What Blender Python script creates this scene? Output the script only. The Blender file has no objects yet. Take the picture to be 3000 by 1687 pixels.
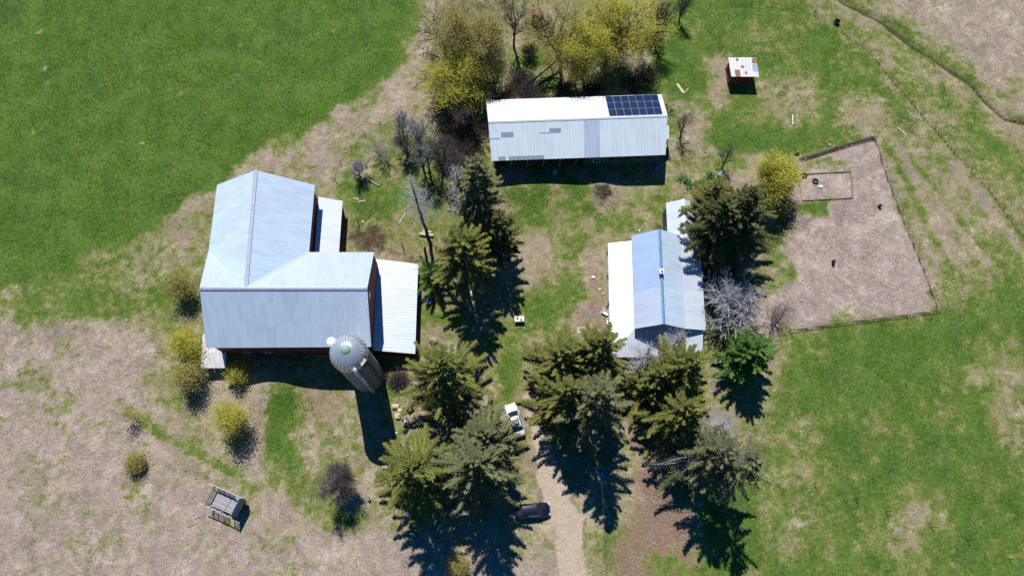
import bpy, math, random
import numpy as np
from mathutils import Vector
random.seed(7); RNG = np.random.default_rng(7)
C = bpy.context.scene.collection
PI = math.pi; R = math.radians

# ------------------------------------------------------------------ camera model (drone looking down)
FOC, CX, CY, H = 2080., 1500., 843.5, 98.
K = 3000/2576.
d = np.array([(1435.-CX)/FOC, -(1530.-CY)/FOC, -1.]); d /= np.linalg.norm(d)
zc = -d
yw = np.array([0, 1., 0]) - zc*zc[1]; yw /= np.linalg.norm(yw)
xw = np.cross(yw, zc)
ROT = np.stack([xw, yw, zc])
def at(px, py, z=0.):
    v = ROT @ np.array([(px-CX)/FOC, -(py-CY)/FOC, -1.])
    t = (z-H)/v[2]
    return np.array([v[0]*t, v[1]*t, z])
def atF(fx, fy, z=0.): return at(fx*K, fy*K, z)

SUN_EL, SUN_AZ = 56., 13.5
SDIR = np.array([math.sin(R(SUN_AZ))*math.cos(R(SUN_EL)), -math.cos(R(SUN_AZ))*math.cos(R(SUN_EL)), -math.sin(R(SUN_EL))])

# ------------------------------------------------------------------ terrain
def vnoise(x, y, s, seed=0):
    x = np.asarray(x, float)*s+seed*17.31; y = np.asarray(y, float)*s-seed*9.17
    xi = np.floor(x); yi = np.floor(y); fx = x-xi; fy = y-yi
    fx = fx*fx*(3-2*fx); fy = fy*fy*(3-2*fy)
    def h(a, b):
        v = np.sin(a*127.1+b*311.7+seed*74.7)*43758.5453
        return v-np.floor(v)
    return (h(xi, yi)*(1-fx)+h(xi+1, yi)*fx)*(1-fy)+(h(xi, yi+1)*(1-fx)+h(xi+1, yi+1)*fx)*fy
BUMPS = []
def bump(px, py, hgt, sx, sy):
    p = at(px, py); BUMPS.append((p[0], p[1], hgt, sx, sy))
bump(800, 1125, 1.45, 4.2, 4.2)      # earth bank up to the barn doors
bump(1560, 545, 0.85, 9., 3.2)
bump(1762, 572, 1.0, 1.7, 1.8)       # dark soil heap
DITCH = [atF(*p)[:2] for p in [(2060, -60), (2120, 2), (2170, 28), (2215, 50), (2262, 88), (2300, 118), (2345, 142), (2400, 185), (2440, 208), (2480, 255), (2530, 298), (2580, 312), (2700, 340)]]
def seg_dist(X, Y, pl):
    dd = np.full(np.shape(X), 1e9)
    for (a, b) in zip(pl[:-1], pl[1:]):
        ax, ay = a[0], a[1]; bx, by = b[0]-ax, b[1]-ay
        t = np.clip(((X-ax)*bx+(Y-ay)*by)/(bx*bx+by*by+1e-9), 0, 1)
        dd = np.minimum(dd, np.hypot(X-ax-t*bx, Y-ay-t*by))
    return dd
def gz(x, y):
    x = np.asarray(x, float); y = np.asarray(y, float)
    z = (vnoise(x, y, .06, 1)-.5)*.35+(vnoise(x, y, .3, 2)-.5)*.12
    for (bx, by, hh, sx, sy) in BUMPS:
        z = z+hh*np.exp(-((x-bx)/sx)**2-((y-by)/sy)**2)
    z = z-.55*np.exp(-(seg_dist(x, y, DITCH)/.7)**2)
    return z
def gd(px, py):
    z = 0.
    for _ in range(4):
        p = at(px, py, z); z = float(gz(p[0], p[1]))
    p = at(px, py, z); return Vector(p)
def gdF(fx, fy): return gd(fx*K, fy*K)
def gpos(x, y): return Vector((x, y, float(gz(x, y))))

# ------------------------------------------------------------------ materials
def new_mat(name):
    m = bpy.data.materials.new(name); m.use_nodes = True
    n = m.node_tree.nodes; l = m.node_tree.links
    return m, n, l, n['Principled BSDF']
def ramp(n, stops):
    r = n.new('ShaderNodeValToRGB'); e = r.color_ramp.elements
    while len(e) < len(stops): e.new(.5)
    for el, (p, c) in zip(e, stops): el.position = p; el.color = (*c, 1)
    return r
def noise(n, l, scale, detail=4., rough=.6, vec=None, dist=0.):
    t = n.new('ShaderNodeTexNoise'); t.inputs['Scale'].default_value = scale
    t.inputs['Detail'].default_value = detail; t.inputs['Roughness'].default_value = rough
    t.inputs['Distortion'].default_value = dist
    if vec is not None: l.new(vec, t.inputs['Vector'])
    return t
def coord(n, kind='Object'):
    return n.new('ShaderNodeTexCoord').outputs[kind]
def plain(name, col, rough=.7, metal=0., var=.25, scale=3., bumpv=.0):
    m, n, l, b = new_mat(name)
    c = coord(n); t = noise(n, l, scale, 5., .65, c)
    lo = tuple(v*(1-var) for v in col); hi = tuple(min(1, v*(1+var)) for v in col)
    r = ramp(n, [(.3, lo), (.7, hi)]); l.new(t.outputs['Fac'], r.inputs['Fac'])
    l.new(r.outputs['Color'], b.inputs['Base Color'])
    b.inputs['Roughness'].default_value = rough; b.inputs['Metallic'].default_value = metal
    if bumpv:
        bp = n.new('ShaderNodeBump'); bp.inputs['Strength'].default_value = bumpv; bp.inputs['Distance'].default_value = .05
        l.new(t.outputs['Fac'], bp.inputs['Height']); l.new(bp.outputs['Normal'], b.inputs['Normal'])
    return m
def math_node(n, l, op, a, bb, clamp=False):
    x = n.new('ShaderNodeMath'); x.operation = op; x.use_clamp = clamp
    for i, v in enumerate((a, bb)):
        if v is None: continue
        if hasattr(v, 'is_linked'): l.new(v, x.inputs[i])
        else: x.inputs[i].default_value = v
    return x.outputs[0]
def mixc(n, l, f, a, b):
    x = n.new('ShaderNodeMix'); x.data_type = 'RGBA'
    if hasattr(f, 'is_linked'): l.new(f, x.inputs[0])
    else: x.inputs[0].default_value = f
    for i, v in ((6, a), (7, b)):
        if hasattr(v, 'is_linked'): l.new(v, x.inputs[i])
        else: x.inputs[i].default_value = (*v, 1)
    return x.outputs[2]
def roof_mat(name, col, pitch=.3, line=.3, rust=0., rough=.36, metal=.2, dirt=.15, bumps=.22, course=3.0):
    """ribbed metal sheets; UV is in metres: u along the eave, v up the slope"""
    m, n, l, b = new_mat(name)
    uv = coord(n, 'UV'); sx = n.new('ShaderNodeSeparateXYZ'); l.new(uv, sx.inputs[0])
    u, v = sx.outputs[0], sx.outputs[1]
    ph = math_node(n, l, 'FRACT', math_node(n, l, 'DIVIDE', u, pitch), None)
    tri = math_node(n, l, 'ABSOLUTE', math_node(n, l, 'SUBTRACT', ph, .5), None)       # .5 at seam
    rib = math_node(n, l, 'MULTIPLY', math_node(n, l, 'SUBTRACT', tri, .3), 5., True)
    # sheets: random tone per 0.9 m x course sheet
    cu = math_node(n, l, 'FLOOR', math_node(n, l, 'DIVIDE', u, .92), None)
    cv = math_node(n, l, 'FLOOR', math_node(n, l, 'DIVIDE', v, course), None)
    cb = n.new('ShaderNodeCombineXYZ'); l.new(cu, cb.inputs[0]); l.new(cv, cb.inputs[1])
    wn = n.new('ShaderNodeTexWhiteNoise'); wn.noise_dimensions = '2D'; l.new(cb.outputs[0], wn.inputs['Vector'])
    mp = n.new('ShaderNodeMapping'); mp.inputs['Scale'].default_value = (1.6, .18, 1); l.new(uv, mp.inputs['Vector'])
    st = noise(n, l, 1.5, 6., .7, mp.outputs[0])
    big = noise(n, l, .25, 4., .6, uv)
    tone = math_node(n, l, 'ADD', math_node(n, l, 'ADD', math_node(n, l, 'MULTIPLY', wn.outputs['Value'], .14), .1), math_node(n, l, 'MULTIPLY', st.outputs['Fac'], .9))
    tone = math_node(n, l, 'ADD', tone, math_node(n, l, 'MULTIPLY', big.outputs['Fac'], .5))
    r = ramp(n, [(.45, tuple(c*(1-dirt*1.6) for c in col)), (1., tuple(min(1, c*(1+dirt*.5)) for c in col))])
    l.new(tone, r.inputs['Fac'])
    c = r.outputs['Color']
    c = mixc(n, l, math_node(n, l, 'MULTIPLY', rib, line), c, tuple(x*.5 for x in col))
    if rust:
        rn = noise(n, l, .8, 6., .6, uv, .6)
        rf = math_node(n, l, 'MULTIPLY', math_node(n, l, 'SUBTRACT', rn.outputs['Fac'], 1-rust), 9., True)
        c = mixc(n, l, rf, c, (.25, .075, .04))
    l.new(c, b.inputs['Base Color'])
    b.inputs['Metallic'].default_value = metal; b.inputs['Roughness'].default_value = rough
    bp = n.new('ShaderNodeBump'); bp.inputs['Strength'].default_value = bumps; bp.inputs['Distance'].default_value = .03
    l.new(rib, bp.inputs['Height']); l.new(bp.outputs['Normal'], b.inputs['Normal'])
    return m
def board_mat(name, col, pitch=.2, var=.35):
    m, n, l, b = new_mat(name)
    uv = coord(n, 'UV'); sx = n.new('ShaderNodeSeparateXYZ'); l.new(uv, sx.inputs[0])
    q = math_node(n, l, 'DIVIDE', sx.outputs[0], pitch)
    wn = n.new('ShaderNodeTexWhiteNoise'); wn.noise_dimensions = '1D'; l.new(math_node(n, l, 'FLOOR', q, None), wn.inputs['W'])
    gap = math_node(n, l, 'MULTIPLY', math_node(n, l, 'SUBTRACT', math_node(n, l, 'ABSOLUTE', math_node(n, l, 'SUBTRACT', math_node(n, l, 'FRACT', q, None), .5), None), .42), 14., True)
    mp = n.new('ShaderNodeMapping'); mp.inputs['Scale'].default_value = (6, .6, 1); l.new(uv, mp.inputs['Vector'])
    st = noise(n, l, 2., 5., .7, mp.outputs[0])
    f = math_node(n, l, 'ADD', math_node(n, l, 'MULTIPLY', wn.outputs['Value'], .5), math_node(n, l, 'MULTIPLY', st.outputs['Fac'], .6))
    r = ramp(n, [(.2, tuple(c*(1-var) for c in col)), (.9, tuple(min(1, c*(1+var)) for c in col))]); l.new(f, r.inputs['Fac'])
    l.new(mixc(n, l, gap, r.outputs['Color'], tuple(c*.25 for c in col)), b.inputs['Base Color'])
    b.inputs['Roughness'].default_value = .85
    bp = n.new('ShaderNodeBump'); bp.inputs['Strength'].default_value = .5; bp.inputs['Distance'].default_value = .02; bp.invert = True
    l.new(gap, bp.inputs['Height']); l.new(bp.outputs['Normal'], b.inputs['Normal'])
    return m
def leaf_mat(name, lo, hi, trans=.3, rough=.7):
    """per-face random value 'var' gives the light and dark leaves"""
    m, n, l, b = new_mat(name)
    a = n.new('ShaderNodeAttribute'); a.attribute_name = 'var'
    r = ramp(n, [(0., lo), (1., hi)]); l.new(a.outputs['Fac'], r.inputs['Fac'])
    l.new(r.outputs['Color'], b.inputs['Base Color']); b.inputs['Roughness'].default_value = rough
    b.inputs['Specular IOR Level'].default_value = .2
    if trans:
        t = n.new('ShaderNodeBsdfTranslucent'); l.new(r.outputs['Color'], t.inputs['Color'])
        mx = n.new('ShaderNodeMixShader'); mx.inputs[0].default_value = trans
        l.new(b.outputs[0], mx.inputs[1]); l.new(t.outputs[0], mx.inputs[2])
        l.new(mx.outputs[0], n['Material Output'].inputs['Surface'])
    return m
def car_paint(name, col):
    m, n, l, b = new_mat(name)
    c = coord(n); t = noise(n, l, 2.2, 5., .6, c)
    r = ramp(n, [(.35, tuple(v*.8 for v in col)), (.65, col)]); l.new(t.outputs['Fac'], r.inputs['Fac'])
    l.new(r.outputs['Color'], b.inputs['Base Color'])
    b.inputs['Roughness'].default_value = .32; b.inputs['Coat Weight'].default_value = .6; b.inputs['Coat Roughness'].default_value = .08
    return m
def glass_mat(name, col):
    m, n, l, b = new_mat(name)
    c = coord(n); t = noise(n, l, 1.2, 3., .5, c)
    r = ramp(n, [(.3, tuple(v*.6 for v in col)), (.7, col)]); l.new(t.outputs['Fac'], r.inputs['Fac'])
    l.new(r.outputs['Color'], b.inputs['Base Color']); b.inputs['Roughness'].default_value = .05; b.inputs['Specular IOR Level'].default_value = .8
    return m
M = {}
M['galv'] = roof_mat('galvanised roofing', (.66, .80, 1.0), pitch=.34, line=.18, dirt=.16)  # blue sky light on the shaded slopes is put into this base colour
M['galv_sun_pale'] = roof_mat('sunlit and pale galvanised roofing', (.55, .635, .78), pitch=.34, line=.22, dirt=.12)  # paler house sheets; on the barn a sunlit copy of galv, light painted in
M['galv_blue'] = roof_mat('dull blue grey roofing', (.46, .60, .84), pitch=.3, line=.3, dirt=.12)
M['galv_shed'] = roof_mat('ribbed shed roofing', (.78, .89, 1.0), pitch=.42, line=.36, dirt=.12, course=4.)  # sky reflection of the north slope put into the blue base colour
M['galv_patch'] = roof_mat('bluish patch sheet', (.33, .42, .53), pitch=.42, line=.5)
M['white_roof'] = roof_mat('white and sunlit roofing', (.66, .69, .73), pitch=.42, line=.22, dirt=.10, metal=0.)  # white porch paint; on the long shed it stands for sun glare
M['lean_roof'] = roof_mat('pale lean-to roofing', (.64, .70, .78), pitch=.42, line=.36, dirt=.14)
M['patched'] = roof_mat('patched white roofing', (.74, .73, .72), pitch=.5, line=.5, rust=.30, dirt=.1)
M['shingle_white'] = roof_mat('weathered white roofing', (.74, .74, .73), pitch=.5, line=.25, dirt=.3, rust=0, course=.45)
M['rusty'] = roof_mat('rusty red roofing', (.36, .13, .085), pitch=.4, line=.3, dirt=.3, metal=0.)
M['rust_sheet'] = roof_mat('rusted sheet', (.30, .12, .09), pitch=.4, line=.3, dirt=.3, metal=0.)
M['red_board'] = board_mat('barn red boards', (.17, .030, .020), .22)
M['green_board'] = board_mat('dark green siding', (.035, .10, .085), .3, .2)
M['grey_board'] = board_mat('weathered grey boards', (.30, .29, .29), .16)
M['wood'] = plain('weathered wood', (.26, .22, .18), .85, 0, .35, 4, .3)
M['pale_wood'] = plain('pale peeled wood', (.55, .46, .36), .85, 0, .2, 4, .2)
M['dark_wood'] = plain('dark wet wood', (.05, .04, .035), .9, 0, .4, 4, .3)
M['siding'] = board_mat('pale house siding', (.45, .46, .47), .2, .1)
M['glass'] = glass_mat('dark window glass', (.03, .035, .04))
M['trim'] = plain('white trim paint', (.7, .7, .68), .6, 0, .1)
M['blue_trim'] = plain('blue grey ridge metal', (.16, .34, .50), .5, .2, .15)
M['galv_trim'] = plain('ridge cap metal', (.52, .58, .66), .5, .3, .15)
M['stone'] = plain('fieldstone', (.28, .26, .24), .9, 0, .4, 2, .5)
M['concrete'] = plain('concrete', (.42, .40, .36), .9, 0, .2, 2, .3)
M['steel'] = plain('bare steel', (.45, .47, .5), .4, .6, .15)
M['rust_steel'] = plain('rusty steel', (.11, .07, .05), .8, .2, .3)
M['green_cap'] = plain('green copper cap', (.26, .42, .32), .6, .1, .15)
M['white_plastic'] = plain('white plastic', (.78, .78, .78), .5, 0, .06)
M['blue_plastic'] = plain('blue plastic', (.03, .12, .55), .4, 0, .15)
M['lightblue_plastic'] = plain('light blue plastic', (.16, .36, .62), .4, 0, .15)
M['red_plastic'] = plain('red plastic', (.50, .03, .05), .4, 0, .15)
M['green_plastic'] = plain('green plastic', (.05, .30, .09), .4, 0, .15)
M['hut_board'] = board_mat('orange red slats', (.36, .075, .04), .22)
M['rubber'] = plain('black rubber', (.018, .018, .019), .8, 0, .2)
M['alloy'] = plain('alloy rim', (.35, .36, .38), .35, .8, .1)
M['bark'] = plain('grey brown bark', (.075, .058, .046), .95, 0, .4, 5, .4)
M['bark_grey'] = plain('silver dead bark', (.36, .36, .385), .9, 0, .3, 5, .3)
M['bark_pale'] = plain('pale dead wood', (.38, .34, .30), .9, 0, .3, 5, .3)
M['bark_dark'] = plain('dark trunk', (.045, .04, .042), .95, 0, .4, 5, .3)
M['twig'] = plain('purplish twigs', (.16, .125, .12), .95, 0, .3, 3)
M['twig_dark'] = plain('dark brush twigs', (.08, .06, .058), .95, 0, .3, 3)
M['needle'] = leaf_mat('spruce needles', (.026, .040, .012), (.260, .270, .062), .1)
M['needle_grey'] = leaf_mat('grey green spruce needles', (.030, .044, .020), (.250, .262, .115), .1)
M['needle_dark'] = leaf_mat('dark spruce needles', (.016, .027, .011), (.15, .17, .052), .1)
M['pine'] = leaf_mat('fresh green pine needles', (.045, .11, .022), (.15, .29, .06), .25)
M['bud'] = leaf_mat('yellow green spring leaves', (.36, .36, .05), (.76, .74, .14), .55)
M['bud_olive'] = leaf_mat('olive spring leaves', (.30, .27, .085), (.60, .54, .19), .55)
M['bud_grey'] = leaf_mat('grey green spring leaves', (.28, .27, .13), (.52, .50, .25), .5)
M['leaf_green'] = leaf_mat('broad green leaves', (.03, .10, .03), (.09, .24, .08), .3)
M['straw'] = leaf_mat('dry straw blades', (.24, .18, .12), (.62, .53, .41), .15)
M['pinkstraw'] = leaf_mat('pinkish dry stalks', (.24, .18, .15), (.60, .50, .435), .15)
M['blade'] = leaf_mat('green grass blades', (.07, .135, .014), (.20, .28, .045), .5)
M['solar'] = None
def solar_mat():
    m, n, l, b = new_mat('solar cells')
    uv = coord(n, 'UV'); sx = n.new('ShaderNodeSeparateXYZ'); l.new(uv, sx.inputs[0])
    f = None
    for o, p in ((sx.outputs[0], .17), (sx.outputs[1], .17)):
        q = math_node(n, l, 'SUBTRACT', math_node(n, l, 'ABSOLUTE', math_node(n, l, 'SUBTRACT', math_node(n, l, 'FRACT', math_node(n, l, 'DIVIDE', o, p), None), .5), None), .46)
        q = math_node(n, l, 'MULTIPLY', q, 30., True)
        f = q if f is None else math_node(n, l, 'MAXIMUM', f, q)
    c = mixc(n, l, math_node(n, l, 'MULTIPLY', f, .35), (.010, .026, .085), (.12, .16, .26))
    l.new(c, b.inputs['Base Color']); b.inputs['Roughness'].default_value = .18
    return m
M['solar'] = solar_mat()
def stave_mat():
    m, n, l, b = new_mat('concrete staves with hoops')
    c = coord(n); sx = n.new('ShaderNodeSeparateXYZ'); l.new(c, sx.inputs[0])
    q = math_node(n, l, 'FRACT', math_node(n, l, 'DIVIDE', sx.outputs[2], .55), None)
    hoop = math_node(n, l, 'LESS_THAN', q, .12)
    t = noise(n, l, 1.2, 6., .7, c)
    mp = n.new('ShaderNodeMapping'); mp.inputs['Scale'].default_value = (3, 3, .25); l.new(c, mp.inputs['Vector'])
    t2 = noise(n, l, 1.5, 5., .7, mp.outputs[0])
    f = math_node(n, l, 'MULTIPLY', math_node(n, l, 'ADD', t.outputs['Fac'], t2.outputs['Fac']), .5)
    r = ramp(n, [(.35, (.15, .17, .19)), (.65, (.36, .39, .42))]); l.new(f, r.inputs['Fac'])
    l.new(mixc(n, l, hoop, r.outputs['Color'], (.10, .09, .085)), b.inputs['Base Color']); b.inputs['Roughness'].default_value = .8
    bp = n.new('ShaderNodeBump'); bp.inputs['Strength'].default_value = .6; bp.inputs['Distance'].default_value = .04
    l.new(hoop, bp.inputs['Height']); l.new(bp.outputs['Normal'], b.inputs['Normal'])
    return m
M['stave'] = stave_mat()

# ------------------------------------------------------------------ mesh builder
def _basis(dv):
    dv = Vector(dv).normalized()
    a = Vector((0, 0, 1)) if abs(dv.z) < .9 else Vector((1, 0, 0))
    u = dv.cross(a).normalized(); v = dv.cross(u).normalized()
    return u, v
class MB:
    def __init__(s): s.v = []; s.f = []; s.m = []; s.uv = []; s.var = []
    def face(s, pts, mi=0, uv=None, var=.5):
        i = len(s.v); s.v.extend(tuple(p) for p in pts); s.f.append(tuple(range(i, i+len(pts)))); s.m.append(mi)
        s.uv.append(uv if uv else [(0, 0)]*len(pts)); s.var.append(var)
    def hexa(s, lo, hi, mi=0, flip=False):
        """lo, hi: 4 corners each (counter-clockwise seen from above); uv in metres on every face"""
        lo = [Vector(p) for p in lo]; hi = [Vector(p) for p in hi]
        i = len(s.v); s.v.extend(tuple(p) for p in lo+hi)
        fs = [(3, 2, 1, 0), (4, 5, 6, 7)]+[(k, (k+1) % 4, 4+(k+1) % 4, 4+k) for k in range(4)]
        for f in fs:
            P = [(lo+hi)[k] for k in f]
            w = (P[1]-P[0]).length; h = (P[3]-P[0]).length; w2 = (P[2]-P[3]).length
            s.f.append(tuple(i+k for k in f)); s.m.append(mi); s.var.append(.5)
            s.uv.append([(0, 0), (w, 0), (w2, h), (0, h)])
    def box(s, c, size, rot=0., mi=0):
        c = Vector(c); x, y, z = (q/2 for q in size); ca, sa = math.cos(rot), math.sin(rot)
        def p(a, b, e): return c+Vector((a*ca-b*sa, a*sa+b*ca, e))
        s.hexa([p(-x, -y, -z), p(x, -y, -z), p(x, y, -z), p(-x, y, -z)], [p(-x, -y, z), p(x, -y, z), p(x, y, z), p(-x, y, z)], mi)
    def beam(s, a, b, w, h=None, mi=0):
        a = Vector(a); b = Vector(b); h = h or w
        u, v = _basis(b-a)
        if abs(u.z) > abs(v.z): u, v = v, u
        u *= w/2; v *= h/2
        s.hexa([a-u-v, a+u-v, b+u-v, b-u-v], [a-u+v, a+u+v, b+u+v, b-u+v], mi)
    def tube(s, pts, rad, n=6, mi=0, cap=True, var=.5):
        pts = [Vector(p) for p in pts]; base = len(s.v)
        rad = rad if hasattr(rad, '__len__') else [rad]*len(pts)
        for k, p in enumerate(pts):
            dv = pts[min(k+1, len(pts)-1)]-pts[max(k-1, 0)]
            if dv.length < 1e-6: dv = Vector((0, 0, 1))
            u, v = _basis(dv)
            for j in range(n):
                a = 2*PI*j/n; s.v.append(tuple(p+(u*math.cos(a)+v*math.sin(a))*rad[k]))
        for k in range(len(pts)-1):
            for j in range(n):
                s.f.append((base+k*n+j, base+k*n+(j+1) % n, base+(k+1)*n+(j+1) % n, base+(k+1)*n+j)); s.m.append(mi); s.uv.append([(0, 0)]*4); s.var.append(var)
        if cap:
            for k, rev in ((0, 0), (len(pts)-1, 1)):
                q = [base+k*n+j for j in range(n)]
                s.f.append(tuple(q[::-1] if not rev else q)); s.m.append(mi); s.uv.append([(0, 0)]*n); s.var.append(var)
    def lathe(s, c, prof, n=24, mi=0, axis=None):
        c = Vector(c); base = len(s.v)
        for (r, z) in prof:
            for j in range(n):
                a = 2*PI*j/n; s.v.append((c.x+r*math.cos(a), c.y+r*math.sin(a), c.z+z))
        for k in range(len(prof)-1):
            for j in range(n):
                s.f.append((base+k*n+j, base+k*n+(j+1) % n, base+(k+1)*n+(j+1) % n, base+(k+1)*n+j)); s.m.append(mi); s.uv.append([(0, 0)]*4); s.var.append(.5)
        q = [base+(len(prof)-1)*n+j for j in range(n)]
        s.f.append(tuple(q)); s.m.append(mi); s.uv.append([(0, 0)]*n); s.var.append(.5)
    def ball(s, c, r, n=10, mi=0, squash=(1, 1, 1), jit=0.):
        c = Vector(c); base = len(s.v); m = n//2+1
        for i in range(m+1):
            th = PI*i/m
            for j in range(n):
                a = 2*PI*j/n; q = r*(1+random.uniform(-jit, jit))
                s.v.append((c.x+q*squash[0]*math.sin(th)*math.cos(a), c.y+q*squash[1]*math.sin(th)*math.sin(a), c.z+q*squash[2]*math.cos(th)))
        for i in range(m):
            for j in range(n):
                s.f.append((base+i*n+j, base+(i+1)*n+j, base+(i+1)*n+(j+1) % n, base+i*n+(j+1) % n)); s.m.append(mi); s.uv.append([(0, 0)]*4); s.var.append(.5)
    def slab(s, q, t=.1, mi=0, lo_mi=None):
        """roof sheet: q = eave start, eave end, ridge end, ridge start (top surface)"""
        q = [Vector(p) for p in q]
        nrm = (q[1]-q[0]).cross(q[3]-q[0]).normalized()
        e = (q[1]-q[0]).normalized()
        up = nrm.cross(e)
        def U(p): return ((p-q[0]).dot(e), (p-q[0]).dot(up))
        s.face(q, mi, [U(p) for p in q])
        b = [p-nrm*t for p in q]; lm = mi if lo_mi is None else lo_mi
        s.face([b[k] for k in reversed(range(len(q)))], lm, [U(q[k]) for k in reversed(range(len(q)))])
        for k in range(len(q)):
            k2 = (k+1) % len(q)
            s.face([b[k], b[k2], q[k2], q[k]], lm)
    def build(s, name, mats, parent=None, smooth=False):
        if not isinstance(mats, (list, tuple)): mats = [mats]
        me = bpy.data.meshes.new(name)
        off = Vector(parent['_o']) if parent is not None else Vector((0, 0, 0))
        V = np.array(s.v, dtype=np.float32).reshape(-1, 3)-np.array(off, dtype=np.float32)
        me.from_pydata(V.tolist(), [], s.f)
        for m in mats: me.materials.append(M[m] if isinstance(m, str) else m)
        me.polygons.foreach_set('material_index', np.array(s.m, dtype=np.int32))
        if smooth: me.polygons.foreach_set('use_smooth', np.ones(len(s.f), dtype=bool))
        uvl = me.uv_layers.new(name='UVMap')
        uvl.data.foreach_set('uv', np.array([c for f in s.uv for c in f], dtype=np.float32).ravel())
        at_ = me.attributes.new('var', 'FLOAT', 'FACE'); at_.data.foreach_set('value', np.array(s.var, dtype=np.float32))
        me.update()
        o = bpy.data.objects.new(name, me); C.objects.link(o)
        if parent is not None: o.parent = parent
        return o
ROOTS = []
def thing(name, label, cat, loc, group=None):
    o = bpy.data.objects.new(name, None); C.objects.link(o); o.location = Vector(loc)
    o.empty_display_size = .3; o['_o'] = tuple(float(x) for x in loc)
    o['label'] = label; o['category'] = cat
    if group: o['group'] = group
    ROOTS.append(o); return o
def tag(o, label, cat, group=None, kind=None):
    if label: o['label'] = label
    if cat: o['category'] = cat
    if group: o['group'] = group
    if kind: o['kind'] = kind
    return o
def single(mb, name, mat, label, cat, loc, group=None, smooth=False):
    """a thing that is one mesh, with its origin at its base"""
    dummy = {'_o': tuple(loc)}
    class P(dict): pass
    me_parent = P(dummy)
    o = mb.build(name, mat, None, smooth)
    for v in o.data.vertices: v.co -= Vector(loc)
    o.location = Vector(loc)
    return tag(o, label, cat, group)
def fast_mesh(name, V, nper, var, mats, mi=None):
    """V: (N, nper, 3) separate polygons"""
    V = np.asarray(V, dtype=np.float32); N = V.shape[0]
    me = bpy.data.meshes.new(name)
    me.vertices.add(N*nper); me.vertices.foreach_set('co', V.reshape(-1))
    me.loops.add(N*nper); me.loops.foreach_set('vertex_index', np.arange(N*nper, dtype=np.int32))
    me.polygons.add(N); me.polygons.foreach_set('loop_start', np.arange(N, dtype=np.int32)*nper)
    try: me.polygons.foreach_set('loop_total', np.full(N, nper, dtype=np.int32))
    except Exception: pass
    for m in mats: me.materials.append(M[m])
    if mi is not None: me.polygons.foreach_set('material_index', np.asarray(mi, dtype=np.int32))
    a = me.attributes.new('var', 'FLOAT', 'FACE'); a.data.foreach_set('value', np.asarray(var, dtype=np.float32))
    me.update(calc_edges=True); me.validate()
    o = bpy.data.objects.new(name, me); C.objects.link(o); return o
#@@GROUND
#@@BUILDINGS
#@@TREES
#@@OBJECTS
#@@FINISH
# ------------------------------------------------------------------ ground zones (polygons on the ground, in photo-survey points)
def polyw(pts): return np.array([atF(*p)[:2] for p in pts])
def sdf_poly(X, Y, P):
    dmin = np.full(X.shape, 1e9); ins = np.zeros(X.shape, bool)
    n = len(P)
    for i in range(n):
        ax, ay = P[i]; bx, by = P[(i+1) % n]
        ex, ey = bx-ax, by-ay
        t = np.clip(((X-ax)*ex+(Y-ay)*ey)/(ex*ex+ey*ey+1e-9), 0, 1)
        dmin = np.minimum(dmin, np.hypot(X-ax-t*ex, Y-ay-t*ey))
        c = ((ay > Y) != (by > Y)) & (X < (bx-ax)*(Y-ay)/((by-ay)+1e-12)+ax)
        ins ^= c
    return np.where(ins, -dmin, dmin)
# class order: G green, S pinkness of straw, D dark soil, V gravel, L reddish litter, W wet/dark strip, at fences weeds plus painted wire shadow
ZP = []   # (class, polygon, value, softness)
def z(c, v, soft, pts): ZP.append((c, polyw(pts), v, soft))
FIELD_NW = [(-900, -500), (1110, -500), (1085, -60), (1075, 0), (1062, 40), (1035, 95), (1000, 150), (955, 198), (900, 240), (830, 288), (760, 328), (690, 368), (640, 398), (590, 440), (540, 482), (480, 512), (400, 566), (330, 604), (250, 642), (170, 684), (90, 716), (0, 738), (-900, 800)]
z('G', 1.0, 1.6, FIELD_NW)
z('G', .50, 3., [(-900, 760), (0, 738), (170, 690), (330, 610), (480, 520), (540, 560), (540, 700), (490, 800), (420, 800), (330, 790), (240, 800), (0, 800), (-900, 850)])
z('G', .62, 2., [(60, 770), (200, 760), (330, 770), (320, 810), (200, 805), (70, 800)])
z('G', .60, 2., [(400, 690), (440, 690), (450, 760), (410, 770)])
SWSTRAW = [(-900, 830), (0, 812), (120, 812), (230, 822), (330, 850), (400, 905), (430, 980), (395, 1060), (420, 1130), (520, 1200), (640, 1300), (800, 1330), (980, 1330), (1100, 1340), (1250, 1360), (1380, 1390), (1400, 1500), (1420, 2000), (-900, 2000)]
z('G', .17, 2.5, SWSTRAW); z('S', .85, 3., SWSTRAW)
z('G', .42, 3., [(0, 880), (60, 950), (200, 1010), (330, 1060), (320, 1090), (180, 1060), (60, 1010), (0, 960)])
z('G', .36, 3., [(290, 1060), (380, 1150), (420, 1290), (390, 1310), (330, 1200), (270, 1090)])
z('G', .40, 2., [(640, 1320), (760, 1330), (740, 1440), (660, 1440)])
z('G', .38, 3., [(390, 960), (460, 940), (480, 1010), (440, 1090), (400, 1060)])
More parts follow.
